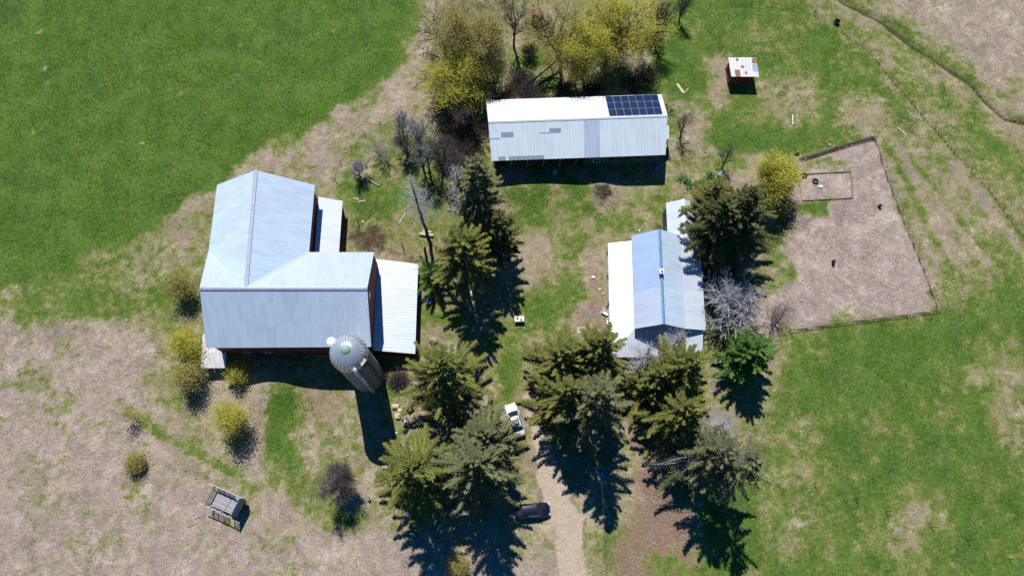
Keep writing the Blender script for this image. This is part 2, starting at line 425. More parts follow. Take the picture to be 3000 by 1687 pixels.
# front of barn
z('G', .27, 3., [(480, 960), (600, 950), (990, 990), (1000, 1150), (960, 1300), (700, 1330), (540, 1200), (430, 1130)])
z('S', .5, 3., [(480, 960), (600, 950), (990, 990), (1000, 1150), (960, 1300), (700, 1330), (540, 1200), (430, 1130)])
z('G', .78, 1.2, [(697, 975), (736, 970), (744, 1050), (740, 1120), (735, 1200), (750, 1260), (720, 1275), (695, 1200), (680, 1120), (684, 1040)])
z('G', .62, 1.8, [(650, 960), (700, 965), (690, 1000), (660, 1000)])
z('G', .50, 2.2, [(680, 1180), (745, 1190), (800, 1260), (960, 1270), (1000, 1310), (900, 1330), (760, 1320), (680, 1310), (660, 1260)])
z('L', .75, 2., [(790, 975), (880, 985), (890, 1050), (810, 1060), (770, 1020)])
z('L', .35, 3., [(760, 1030), (900, 1030), (900, 1100), (760, 1100)])
# straw strip between the field and the tree yard
z('S', .62, 2.5, [(1085, -100), (1110, 0), (1090, 90), (1060, 160), (1075, 220), (1000, 290), (900, 350), (858, 405), (838, 470), (790, 465), (640, 430), (600, 430), (700, 370), (830, 300), (950, 220), (1040, 110), (1070, 40)])
z('G', .24, 2.0, [(1085, -100), (1110, 0), (1090, 90), (1060, 160), (1075, 220), (1000, 290), (900, 350), (858, 405), (838, 470), (790, 465), (640, 430), (600, 430), (700, 378), (830, 306), (950, 226), (1040, 118), (1075, 40)])
# tree yard between barn and long shed
z('G', .47, 2., [(1000, 290), (1100, 260), (1230, 260), (1230, 440), (1280, 480), (1270, 560), (1060, 620), (960, 640), (880, 560), (860, 480), (845, 450), (862, 400), (905, 350)])
z('L', .55, 2.5, [(1000, 420), (1200, 400), (1230, 560), (1180, 640), (1000, 640), (920, 600)])
z('D', .55, 2., [(1120, 290), (1225, 260), (1226, 400), (1200, 440), (1120, 420)])
z('D', .8, 1.5, [(870, 580), (960, 560), (990, 600), (960, 660), (1060, 660), (1050, 640), (945, 636), (880, 640)])
z('D', .5, 2., [(880, 500), (960, 490), (1000, 560), (880, 580)])
z('G', .66, 1.5, [(880, 430), (960, 440), (1000, 520), (960, 560), (900, 545), (860, 480)])
z('L', .6, 2., [(1050, 640), (1120, 590), (1250, 600), (1290, 700), (1250, 850), (1090, 870), (1060, 760)])
z('G', .52, 2., [(1060, 640), (1120, 620), (1130, 700), (1070, 740)])
z('G', .72, 1.2, [(1065, 790), (1150, 770), (1160, 830), (1070, 830)])
z('G', .45, 2., [(980, 940), (1060, 920), (1080, 1020), (1000, 1010)])
# lawn between barn and house
LAWN = [(1280, 470), (1500, 455), (1680, 475), (1690, 520), (1590, 600), (1530, 640), (1530, 800), (1460, 830), (1380, 850), (1320, 980), (1270, 1000), (1230, 860), (1290, 760), (1300, 640)]
z('G', .52, 2., LAWN); z('S', .25, 2., LAWN)
z('G', .78, 2., [(1420, 480), (1540, 475), (1560, 560), (1460, 560), (1400, 520)])
z('G', .78, 2., [(1280, 480), (1360, 480), (1370, 570), (1290, 560)])
z('G', .74, 2., [(1330, 700), (1450, 700), (1480, 800), (1350, 800)])
z('G', .85, 1., [(1268, 905), (1308, 905), (1310, 1010), (1272, 1000)])
z('G', .18, 2., [(1310, 850), (1380, 850), (1350, 940), (1320, 1000), (1310, 920)])
z('G', .22, 1.5, [(1290, 600), (1370, 590), (1400, 690), (1320, 720), (1280, 690)])
z('G', .2, 1.5, [(1470, 640), (1530, 640), (1530, 830), (1440, 830), (1460, 740)])
z('L', .55, 1.8, [(1485, 660), (1530, 640), (1530, 830), (1450, 840), (1470, 740)])
z('L', .4, 1.5, [(1560, 560), (1680, 540), (1680, 600), (1590, 600)])
z('D', .7, 1., [(1645, 555), (1680, 545), (1680, 590), (1630, 590)])
z('W', .75, .9, [(1488, 468), (1535, 462), (1545, 500), (1520, 520), (1492, 505)])
z('G', .25, 1.2, [(1475, 455), (1545, 455), (1560, 520), (1520, 535), (1480, 515)])
# strip behind long shed and wood
z('G', .42, 3., [(1110, -100), (1660, -100), (1640, 110), (1640, 240), (1240, 240), (1230, 200), (1090, 200), (1090, 90)])
z('D', .55, 2.5, [(1420, 60), (1640, 20), (1640, 240), (1420, 240)])
z('L', .55, 2., [(1310, 60), (1420, 60), (1420, 150), (1340, 170)])
z('G', .86, 1.5, [(1290, 130), (1355, 120), (1370, 170), (1300, 180)])
z('D', .6, 2., [(1110, -20), (1290, -20), (1290, 190), (1230, 240), (1180, 240)])
# pasture upper right
PAST = [(1640, 130), (1680, 20), (1740, -60), (2000, -20), (2070, 50), (2150, 110), (2210, 180), (2235, 250), (2190, 345), (2010, 395), (1900, 385), (1800, 440), (1700, 440), (1680, 240), (1640, 240)]
z('G', .72, 2.5, PAST)
z('G', .97, 1.2, [(1640, 150), (1690, 130), (1800, 150), (1760, 230), (1690, 220), (1640, 220)])
z('G', .3, 2., [(1760, 150), (1830, 150), (1830, 260), (1770, 240)])
z('G', .45, 3., [(1900, 200), (2000, 180), (2060, 240), (2000, 300), (1900, 290)])
z('G', .22, 2.5, [(2110, 240), (2240, 250), (2200, 345), (2120, 320)])
z('G', .95, 1.5, [(1750, 330), (1900, 320), (2000, 350), (2000, 390), (1880, 380), (1760, 370)])
z('G', .35, 2., [(1700, 250), (1760, 240), (1800, 420), (1700, 440)])
z('L', .45, 2., [(1680, 440), (1840, 425), (1800, 490), (1690, 520)])
# east dry mottled land
EAST = [(1990, -500), (4200, -500), (4200, 800), (2576, 740), (2420, 670), (2380, 600), (2330, 480), (2240, 380), (2200, 345), (2235, 255), (2160, 110), (2070, 50)]
z('G', .43, 3., EAST); z('S', .25, 3., EAST)
z('G', .16, 4., [(2250, -500), (4200, -500), (4200, 330), (2576, 270), (2480, 190), (2330, 90), (2230, 0)])
z('S', .65, 4., [(2250, -500), (4200, -500), (4200, 330), (2576, 270), (2480, 190), (2330, 90), (2230, 0)])
z('G', .62, 1.5, [(2110, 130), (2160, 130), (2260, 230), (2310, 300), (2290, 310), (2200, 220)])
z('G', .55, 2., [(2350, 230), (2400, 240), (2520, 380), (2576, 440), (2576, 480), (2480, 380)])
z('G', .15, 2., [(2230, 380), (2290, 400), (2420, 640), (2400, 670), (2330, 540)])
z('W', .42, 2.5, [(2240, 265), (2285, 260), (2330, 310), (2370, 370), (2330, 385), (2270, 345), (2220, 330), (2190, 340)])
# fenced dead-grass plot
PLOT = [(2010, 397), (2100, 370), (2198, 347), (2230, 440), (2280, 580), (2320, 680), (2362, 780), (2250, 795), (2100, 812), (1985, 830), (1900, 850), (1960, 640), (1990, 520)]
z('G', .05, 1., PLOT); z('S', 1., 1., PLOT); z('L', 0., 2, PLOT)
z('G', .62, 2., [(1930, 560), (1990, 530), (1970, 640), (1990, 720), (1930, 760), (1900, 700)])
z('G', .85, 1., [(2005, 515), (2085, 500), (2080, 540), (2010, 545)])
z('G', .4, 1., [(2030, 385), (2130, 400), (2140, 430), (2020, 430)])
z('D', .5, 1., [(2010, 400), (2195, 345), (2200, 360), (2150, 375), (2040, 410)])
z('V', .5, 1., [(2025, 445), (2130, 440), (2130, 495), (2020, 500)])
# south-east green
SE = [(2000, 832), (2100, 815), (2364, 783), (2385, 700), (2440, 660), (2576, 745), (4200, 800), (4200, 2000), (1620, 2000), (1660, 1449), (1740, 1340), (1800, 1240), (1900, 1150), (1960, 1000), (1970, 880)]
z('G', .72, 3., SE); z('S', .12, 3., SE)
z('G', .82, 3., [(2000, 840), (2360, 795), (2420, 860), (2300, 930), (2100, 950), (1990, 960)])
z('G', .36, 3., [(2480, 840), (2576, 850), (2700, 1200), (2576, 1180), (2480, 1060), (2440, 940)])
z('G', .45, 3., [(1960, 1040), (2080, 1060), (2060, 1180), (1960, 1150)])
z('G', .44, 3., [(2140, 1060), (2230, 1010), (2260, 1100), (2200, 1140)])
z('G', .42, 3., [(2240, 1290), (2310, 1260), (2380, 1330), (2330, 1400), (2250, 1380)])
z('G', .35, 3., [(2440, 850), (2520, 880), (2500, 960), (2440, 930)])
z('G', .52, 4., [(1930, 1150), (2050, 1180), (2080, 1449), (1900, 1449)])
# reddish needle litter south of the drive trees
RED = [(1600, 1090), (1680, 1080), (1690, 1200), (1740, 1320), (1770, 1380), (1740, 1449), (1700, 1600), (1520, 1600), (1535, 1449), (1530, 1330), (1600, 1230)]
z('G', .12, 2., RED); z('L', .95, 2., RED)
z('G', .55, 2., [(1500, 1340), (1560, 1330), (1545, 1430), (1510, 1449)])
z('G', .7, 1.5, [(1700, 1140), (1740, 1150), (1720, 1230), (1690, 1220)])
z('G', .5, 2.5, [(1640, 1400), (1760, 1390), (1760, 1449), (1640, 1500)])
# ground under the big spruces
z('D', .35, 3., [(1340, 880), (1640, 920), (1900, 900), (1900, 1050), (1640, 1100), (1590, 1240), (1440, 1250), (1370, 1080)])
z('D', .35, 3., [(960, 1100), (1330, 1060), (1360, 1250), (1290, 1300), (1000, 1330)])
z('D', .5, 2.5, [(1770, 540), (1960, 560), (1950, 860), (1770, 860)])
# driveway
DRIVE = [(1320, 990), (1352, 990), (1362, 1040), (1382, 1110), (1409, 1185), (1440, 1240), (1461, 1310), (1469, 1380), (1472, 1449), (1484, 1600), (1396, 1600), (1406, 1449), (1394, 1390), (1382, 1320), (1370, 1270), (1356, 1210), (1343, 1140), (1330, 1080), (1322, 1030)]
z('G', .2, 2., [(1290, 960), (1380, 960), (1480, 1250), (1530, 1449), (1530, 1600), (1330, 1600), (1360, 1400), (1330, 1200)])
z('L', .3, 2., [(1380, 1270), (1290, 1330), (1400, 1449), (1330, 1500), (1330, 1350)])
z('V', .98, .6, DRIVE)
z('V', .75, 1.2, [(1300, 1330), (1385, 1280), (1400, 1350), (1350, 1345)])
LINES = [
 ('G', [(2232, 370), (2280, 450), (2330, 560), (2395, 690), (2430, 800)], .62, .7),
 ('G', [(2262, 370), (2320, 450), (2400, 560), (2480, 660)], .10, .5),
 ('G', [(2290, 400), (2370, 500), (2470, 620), (2560, 720)], .60, .6),
 ('G', [(2400, 420), (2480, 520), (2576, 640)], .12, .7),
 ('G', [(560, 1185), (620, 1220), (690, 1275), (760, 1330)], .05, 1.1),
 ('G', [(240, 990), (330, 1060), (430, 1130), (560, 1180)], .06, 1.2),
 ('G', [(300, 1010), (400, 1090), (520, 1150), (640, 1230)], .58, .8),
 ('V', [(1338, 985), (1350, 1080), (1372, 1180), (1402, 1260), (1420, 1330), (1432, 1400), (1440, 1500)], .62, .28),
 ('D', [(1326, 985), (1336, 1080), (1356, 1180), (1384, 1260), (1404, 1340), (1412, 1449)], .34, .24),
 ('D', [(1350, 985), (1364, 1080), (1388, 1180), (1420, 1260), (1446, 1340), (1456, 1449)], .34, .24),  # (class, polyline F, value, half width)
 ('W', [(2060, -60), (2120, 2), (2170, 28), (2215, 50), (2262, 88), (2300, 118), (2345, 142), (2400, 185), (2440, 208), (2480, 255), (2530, 298), (2580, 312), (2700, 340)], .72, .5),
 ('G', [(2140, 0), (2215, 40), (2300, 105), (2400, 172), (2490, 250), (2576, 300)], .55, 1.3),
 ('W', [(1785, 14), (1860, 10), (1950, 18), (2040, 32), (2075, 46)], .55, .25),  # this and the next fence lines: weeds plus wire shadow painted dark
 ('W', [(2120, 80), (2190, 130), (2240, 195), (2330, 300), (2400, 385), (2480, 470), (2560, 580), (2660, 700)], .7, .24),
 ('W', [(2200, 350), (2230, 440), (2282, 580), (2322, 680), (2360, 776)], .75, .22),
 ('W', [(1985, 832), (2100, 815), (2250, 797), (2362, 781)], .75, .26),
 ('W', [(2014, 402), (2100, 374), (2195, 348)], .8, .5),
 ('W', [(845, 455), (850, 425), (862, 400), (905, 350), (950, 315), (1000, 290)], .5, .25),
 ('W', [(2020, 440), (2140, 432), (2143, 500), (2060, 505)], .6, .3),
 ('D', [(2300, 420), (2330, 520), (2350, 600), (2370, 700)], .35, .5),
 ('D', [(2210, 340), (2260, 420), (2310, 560)], .2, .4),
]
WORN = [  # pale bare scuffs in the grass (F, radius m)
 (103, 80, .9), (115, 175, 1.2), (120, 215, 1.), (80, 340, .9), (460, 233, .7), (605, 110, .8), (530, 25, .6), (790, 85, .8), (840, 75, .7), (655, 158, .6), (1010, 180, .8), (905, 310, .8), (860, 330, .7), (360, 365, .5), (570, 490, .8), (235, 710, .8), (190, 730, .8), (2110, 955, .8), (2030, 890, .5), (1075, 75, .6), (1025, 105, .6)]
NCLS = {'G': 0, 'S': 1, 'D': 2, 'V': 3, 'L': 4, 'W': 5, 'T': 6}
def zones(X, Y):
    out = np.zeros(X.shape+(6,)); out[..., 0] = .37; out[..., 1] = .35
    # wobble the borders a little
    wx = (vnoise(X, Y, .35, 11)-.5)*2.2+(vnoise(X, Y, 1.1, 12)-.5)*.9
    wy = (vnoise(X, Y, .35, 13)-.5)*2.2+(vnoise(X, Y, 1.1, 14)-.5)*.9
    for (c, P, v, soft) in ZP:
        k = NCLS[c]; q = 1. if soft > 1.1 else .35
        lo = P.min(0)-8; hi = P.max(0)+8
        sel = (X > lo[0]) & (X < hi[0]) & (Y > lo[1]) & (Y < hi[1])
        if not sel.any(): continue
        sd = sdf_poly((X+wx*q)[sel], (Y+wy*q)[sel], P)
        w = np.clip(.5-sd/(2*soft), 0, 1); w = w*w*(3-2*w)
        a = out[..., k]; a[sel] = a[sel]*(1-w)+v*w
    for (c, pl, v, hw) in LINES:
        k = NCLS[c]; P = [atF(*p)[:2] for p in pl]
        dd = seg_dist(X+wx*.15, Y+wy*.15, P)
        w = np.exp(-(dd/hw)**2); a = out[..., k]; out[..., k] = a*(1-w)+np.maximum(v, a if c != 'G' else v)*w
    for (fx, fy, r) in WORN:
        p = atF(fx, fy); w = np.exp(-(((X-p[0]+wx*.7)/(.8*r))**2+((Y-p[1]+wy*.7)/(.6*r))**2))*np.clip(vnoise(X, Y, 1.7, 51)*2.4-.5, 0, 1)
        out[..., 0] = out[..., 0]*(1-.8*w); out[..., 1] = out[..., 1]*(1-w)
    g = out[..., 0].copy()
    f = vnoise(X, Y, .13, 41)*.24+vnoise(X, Y, .38, 42)*.30+vnoise(X, Y, .95, 43)*.28+vnoise(X, Y, 2.1, 44)*.18
    out[..., 0] = np.clip(g*1.08-.02+np.where(g > .9, .1, 0)+(f-.5)*np.where(g > .9, 1.0, 1.0)*np.clip(g*5, .2, 1), 0, 1)
    out = np.clip(out, 0, 1)
    return np.concatenate([out, g[..., None]], -1)
def axis(lo, hi, st, far):
    c = list(np.arange(lo, hi+st, st)); a = c[-1]; s = st
    while a < far: s *= 1.45; a += s; c.append(a)
    a = c[0]; s = st; pre = []
    while a > -far: s *= 1.45; a -= s; pre.append(a)
    return np.array(pre[::-1]+c)
gxs = axis(-84., 97., .4, 2500.); gys = axis(-12., 90., .4, 2500.)
GX, GY = np.meshgrid(gxs, gys)
GZ = gz(GX, GY)
ZN = zones(GX, GY)
def ground_mat():
    m, n, l, b = new_mat('meadow ground')
    def attr(nm):
        a = n.new('ShaderNodeAttribute'); a.attribute_name = nm; return a.outputs['Fac']
    G, S, D, V, L, W, TT = (attr('z'+k) for k in 'GSDVLWT')
    o = coord(n)
    nb = noise(n, l, .22, 6., .62, o); nm = noise(n, l, .9, 6., .7, o); nf = noise(n, l, 4.2, 6., .72, o); nc = noise(n, l, 2.2, 3., .6, o, .4)
    # streaky straw: stretched noise, bent by a slow distortion
    def streak(ang, sc, seed):
        ds = noise(n, l, .12, 2., .5, o); ds.inputs['Scale'].default_value = .10+seed*.03
        ad = n.new('ShaderNodeVectorMath'); ad.operation = 'MULTIPLY_ADD'
        l.new(ds.outputs['Color'], ad.inputs[0]); ad.inputs[1].default_value = (9, 9, 0); l.new(o, ad.inputs[2])
        mp = n.new('ShaderNodeMapping'); mp.inputs['Rotation'].default_value = (0, 0, R(ang)); mp.inputs['Scale'].default_value = (.55*sc, 3.6*sc, 1)
        l.new(ad.outputs[0], mp.inputs['Vector']); return noise(n, l, 1.6, 6., .72, mp.outputs[0]).outputs['Fac']
    s1 = streak(40, 1., 0); s2 = streak(-75, 1.2, 1)
    sf = math_node(n, l, 'ADD', math_node(n, l, 'MULTIPLY', s1, .6), math_node(n, l, 'MULTIPLY', s2, .4))
    tt = math_node(n, l, 'ADD', math_node(n, l, 'MULTIPLY', math_node(n, l, 'SUBTRACT', nf.outputs['Fac'], .5), 1.9), math_node(n, l, 'MULTIPLY', math_node(n, l, 'SUBTRACT', nm.outputs['Fac'], .5), 1.5))
    tt = math_node(n, l, 'ADD', tt, G)
    def sstep(x, a, b_):
        r_ = n.new('ShaderNodeMapRange'); r_.interpolation_type = 'SMOOTHSTEP'; l.new(x, r_.inputs[0]); r_.inputs[1].default_value = a; r_.inputs[2].default_value = b_; return r_.outputs[0]
    g1 = sstep(tt, .22, .52); g2 = sstep(tt, .42, .80)
    teal = sstep(noise(n, l, .17, 4., .6, o, .5).outputs['Fac'], .45, .68)
    # colours
    gr = ramp(n, [(.26, (.034, .080, .011)), (.44, (.072, .145, .021)), (.56, (.112, .188, .034)), (.74, (.22, .265, .085))])
    n2 = noise(n, l, 8.5, 3., .6, o)
    gf = math_node(n, l, 'ADD', math_node(n, l, 'MULTIPLY', nf.outputs['Fac'], .75), math_node(n, l, 'MULTIPLY', nc.outputs['Fac'], .45))
    gf = math_node(n, l, 'ADD', gf, math_node(n, l, 'MULTIPLY', nb.outputs['Fac'], .35))
    gf = math_node(n, l, 'ADD', gf, math_node(n, l, 'MULTIPLY', n2.outputs['Fac'], .4))
    gf = math_node(n, l, 'SUBTRACT', gf, .475); l.new(gf, gr.inputs['Fac'])
    # thin yellowish sward where the cover is patchy
    thin = ramp(n, [(.26, (.095, .125, .024)), (.5, (.195, .215, .055)), (.74, (.36, .345, .145))]); l.new(gf, thin.inputs['Fac'])
    gr2 = ramp(n, [(.26, (.028, .070, .014)), (.44, (.056, .122, .025)), (.56, (.090, .165, .039)), (.74, (.19, .23, .085))]); l.new(gf, gr2.inputs['Fac'])
    lush = mixc(n, l, teal, gr.outputs['Color'], gr2.outputs['Color'])
    sf2 = math_node(n, l, 'ADD', math_node(n, l, 'MULTIPLY', sf, .62), math_node(n, l, 'MULTIPLY', nf.outputs['Fac'], .38))
    sr = ramp(n, [(.34, (.14, .11, .06)), (.47, (.28, .23, .135)), (.58, (.39, .33, .215)), (.72, (.53, .46, .33))]); l.new(sf2, sr.inputs['Fac'])
    pr_ = ramp(n, [(.34, (.19, .14, .12)), (.47, (.345, .27, .235)), (.58, (.47, .385, .345)), (.72, (.62, .53, .48))]); l.new(sf2, pr_.inputs['Fac'])
    pk = math_node(n, l, 'ADD', S, math_node(n, l, 'MULTIPLY', math_node(n, l, 'SUBTRACT', nb.outputs['Fac'], .5), 1.2), True)
    c = mixc(n, l, pk, sr.outputs['Color'], pr_.outputs['Color'])
    pa = noise(n, l, .13, 5., .6, o, .9); pale = sstep(pa.outputs['Fac'], .54, .70); dull = sstep(pa.outputs['Fac'], .46, .32)
    pl_ = ramp(n, [(.34, (.22, .19, .14)), (.5, (.44, .39, .31)), (.7, (.64, .58, .49))]); l.new(sf2, pl_.inputs['Fac'])
    gl_ = ramp(n, [(.34, (.13, .105, .095)), (.5, (.245, .205, .19)), (.7, (.41, .36, .335))]); l.new(sf2, gl_.inputs['Fac'])
    c = mixc(n, l, math_node(n, l, 'MULTIPLY', pale, .7), c, pl_.outputs['Color'])
    c = mixc(n, l, math_node(n, l, 'MULTIPLY', dull, .6), c, gl_.outputs['Color'])
    lum = noise(n, l, .45, 5., .62, o, .8)
    hs = n.new('ShaderNodeHueSaturation'); l.new(c, hs.inputs['Color']); l.new(math_node(n, l, 'ADD', math_node(n, l, 'MULTIPLY', lum.outputs['Fac'], 1.7), .22), hs.inputs['Value'])
    c = hs.outputs['Color']
    lr = ramp(n, [(.3, (.12, .07, .048)), (.5, (.26, .165, .122)), (.7, (.42, .31, .24))]); l.new(sf2, lr.inputs['Fac'])
    c = mixc(n, l, math_node(n, l, 'MULTIPLY', math_node(n, l, 'ADD', math_node(n, l, 'SUBTRACT', nm.outputs['Fac'], .75), L), 2., True), c, lr.outputs['Color'])
    c = mixc(n, l, g1, c, thin.outputs['Color'])
    c = mixc(n, l, g2, c, lush)
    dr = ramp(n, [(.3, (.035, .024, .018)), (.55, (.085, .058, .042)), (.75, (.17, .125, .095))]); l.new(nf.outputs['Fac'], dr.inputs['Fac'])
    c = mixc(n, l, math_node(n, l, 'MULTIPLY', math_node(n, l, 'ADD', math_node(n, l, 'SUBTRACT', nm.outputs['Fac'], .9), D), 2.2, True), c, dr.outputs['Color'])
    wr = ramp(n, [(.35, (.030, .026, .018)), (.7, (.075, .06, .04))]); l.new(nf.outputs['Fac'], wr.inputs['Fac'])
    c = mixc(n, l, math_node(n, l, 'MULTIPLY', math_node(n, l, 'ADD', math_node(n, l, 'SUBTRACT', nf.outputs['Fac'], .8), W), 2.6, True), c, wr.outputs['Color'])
    vr = ramp(n, [(.3, (.37, .28, .205)), (.5, (.50, .40, .305)), (.7, (.62, .52, .41))])
    vf = math_node(n, l, 'ADD', math_node(n, l, 'MULTIPLY', nf.outputs['Fac'], .6), math_node(n, l, 'MULTIPLY', nm.outputs['Fac'], .4)); l.new(vf, vr.inputs['Fac'])
    c = mixc(n, l, math_node(n, l, 'MULTIPLY', math_node(n, l, 'ADD', math_node(n, l, 'SUBTRACT', nm.outputs['Fac'], 1.), V), 3., True), c, vr.outputs['Color'])
    l.new(c, b.inputs['Base Color']); b.inputs['Roughness'].default_value = 1.; b.inputs['Specular IOR Level'].default_value = .05
    hgt = math_node(n, l, 'ADD', math_node(n, l, 'MULTIPLY', nf.outputs['Fac'], 1.), math_node(n, l, 'MULTIPLY', nc.outputs['Fac'], .7))
    bp = n.new('ShaderNodeBump'); bp.inputs['Strength'].default_value = .9; bp.inputs['Distance'].default_value = .2
    l.new(hgt, bp.inputs['Height']); l.new(bp.outputs['Normal'], b.inputs['Normal'])
    return m
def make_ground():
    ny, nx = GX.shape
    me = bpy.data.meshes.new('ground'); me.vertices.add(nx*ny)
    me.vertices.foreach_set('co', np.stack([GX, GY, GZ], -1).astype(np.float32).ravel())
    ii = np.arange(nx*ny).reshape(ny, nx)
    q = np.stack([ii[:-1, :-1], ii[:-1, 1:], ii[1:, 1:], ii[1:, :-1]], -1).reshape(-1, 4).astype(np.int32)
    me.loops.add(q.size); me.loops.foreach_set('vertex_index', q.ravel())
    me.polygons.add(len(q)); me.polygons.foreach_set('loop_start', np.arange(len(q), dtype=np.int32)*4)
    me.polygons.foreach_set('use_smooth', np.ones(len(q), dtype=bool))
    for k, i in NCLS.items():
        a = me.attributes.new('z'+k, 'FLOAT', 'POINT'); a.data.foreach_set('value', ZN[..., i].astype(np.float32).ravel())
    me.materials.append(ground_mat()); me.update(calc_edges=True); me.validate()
    o = bpy.data.objects.new('ground', me); C.objects.link(o); o['kind'] = 'structure'
    o['label'] = 'spring meadow ground, green turf mixed with dry straw and a pale dirt drive'
make_ground()

# blades: sampled where the zones say
FOOT = []   # building footprints to keep free of grass (filled by hand)
def scatter(n, seed):
    r = np.random.default_rng(seed)
    x = r.uniform(-82, 94, n); y = r.uniform(-11, 86, n)
    zz = zones(x, y); return r, x, y, zz
def blades(name, n, seed, prob, length, width, tilt, angf, mats, mi=None, label='', var=None):
    r, x, y, zz = scatter(n, seed)
    keep = r.random(n) < prob(x, y, zz)
    x, y, zz = x[keep], y[keep], zz[keep]; k = len(x)
    L = r.uniform(*length, k); w = r.uniform(*width, k); th = np.radians(r.uniform(*tilt, k)); a = angf(x, y, r)
    zg = gz(x, y)
    dx, dy, dz = np.cos(a)*np.cos(th), np.sin(a)*np.cos(th), np.sin(th)
    px, py = -np.sin(a), np.cos(a)
    A = np.stack([x-px*w/2, y-py*w/2, zg-.01], -1); B = np.stack([x+px*w/2, y+py*w/2, zg-.01], -1)
    T = np.stack([x+dx*L, y+dy*L, zg+dz*L+.015], -1)
    V = np.stack([A, B, T], 1)
    vv = np.clip((var(x, y, r) if var else r.random(k)), 0, 1)
    o = fast_mesh(name, V, 3, vv, mats, None if mi is None else mi(x, y, zz, r))
    o['kind'] = 'stuff'; o['label'] = label; o['category'] = 'grass'
    return o
def dirfield(x, y, r, spread=.5):
    a = R(-35)+(vnoise(x, y, .05, 21)-.5)*3.2+(vnoise(x, y, .22, 22)-.5)*1.8
    return a+r.normal(0, spread, len(x))+np.where(r.random(len(x)) < .5, PI, 0)
def inplot(x, y): return sdf_poly(np.asarray(x), np.asarray(y), polyw(PLOT)) < 0
blades('dry_grass', 300000, 31,
       lambda x, y, q: np.clip((.52-q[:, 0])*2.2, 0, 1)*(1-q[:, 2])*np.clip(1-1.7*q[:, 3], 0, 1)*(1-q[:, 5])*np.clip(vnoise(x, y, .5, 24)*1.5, .15, 1),
       (.35, 1.0), (.03, .075), (2, 20), dirfield, ['straw', 'pinkstraw'],
       lambda x, y, q, r: (r.random(len(x)) < np.clip(q[:, 1]*.9, 0, .9)).astype(np.int32),
       'dry straw coloured dead grass lying in swirls around the farmyard',
       lambda x, y, r: r.beta(2, 2.2, len(x))*.75+vnoise(x, y, .8, 25)*.3)
blades('green_grass', 330000, 32,
       lambda x, y, q: np.clip((q[:, 0]-.38)*1.6, 0, 1)*(1-q[:, 2])*np.clip(1-1.7*q[:, 3], 0, 1)*(1-q[:, 5])*np.clip(vnoise(x, y, .9, 27)*1.9-.35, .05, 1),
       (.14, .30), (.08, .15), (12, 50), lambda x, y, r: r.uniform(0, 2*PI, len(x)), ['blade'], None,
       'short green pasture grass growing in tufts over the fields and lawn',
       lambda x, y, r: r.beta(2, 2, len(x))*.7+vnoise(x, y, .25, 28)*.35)
# ------------------------------------------------------------------ buildings
def V3(p, zz=None):
    p = Vector(p)
    if zz is not None: p.z = zz
    return p
def wall(mb, a, b, z0, z1, t=.15, mi=0, z1b=None):
    """vertical wall from a to b (plan), inside thickness to the left of a->b"""
    a = Vector((a[0], a[1], 0)); b = Vector((b[0], b[1], 0)); dv = (b-a).normalized(); nn = Vector((-dv.y, dv.x, 0))*t
    z1b = z1 if z1b is None else z1b
    L = (b-a).length
    o = [a, b]; i = [a+nn, b+nn]
    def q(p, h): return Vector((p.x, p.y, h))
    mb.face([q(a, z0), q(b, z0), q(b, z1b), q(a, z1)], mi, [(0, 0), (L, 0), (L, z1b-z0), (0, z1-z0)])
    mb.face([q(i[1], z0), q(i[0], z0), q(i[0], z1), q(i[1], z1b)], mi, [(0, 0), (L, 0), (L, z1-z0), (0, z1b-z0)])
    mb.face([q(a, z1), q(b, z1b), q(i[1], z1b), q(i[0], z1)], mi)
    mb.face([q(b, z0), q(i[1], z0), q(i[1], z1b), q(b, z1b)], mi)
    mb.face([q(i[0], z0), q(a, z0), q(a, z1), q(i[0], z1)], mi)
def gable_fill(mb, a, b, apex, z0, t=.15, mi=0):
    """triangle wall piece above z0 between plan points a, b with the apex point"""
    a = Vector((a[0], a[1], z0)); b = Vector((b[0], b[1], z0)); p = Vector(apex)
    dv = (b-a).normalized(); nn = Vector((-dv.y, dv.x, 0))*t; L = (b-a).length; s = (p-a).dot(dv)
    mb.face([a, b, p], mi, [(0, 0), (L, 0), (s, p.z-z0)]); mb.face([b+nn, a+nn, p+nn], mi, [(L, 0), (0, 0), (s, p.z-z0)])
    mb.face([b, b+nn, p+nn, p], mi); mb.face([a+nn, a, p, p+nn], mi)
def lerp(a, b, t): return Vector(a)*(1-t)+Vector(b)*t
def ridge_cap(p, q, w=.22, t=.05, drop=.12):
    mb = MB(); p = Vector(p); q = Vector(q); dv = (q-p).normalized(); s = dv.cross(Vector((0, 0, 1))).normalized()*w
    up = Vector((0, 0, .05)); dn = Vector((0, 0, drop))
    mb.hexa([p+s-dn, p+up*.2, q+up*.2, q+s-dn], [p+s-dn+up, p+up*1.2, q+up*1.2, q+s-dn+up])
    mb.hexa([p+up*.2, p-s-dn, q-s-dn, q+up*.2], [p+up*1.2, p-s-dn+up, q-s-dn+up, q+up*1.2])
    return mb
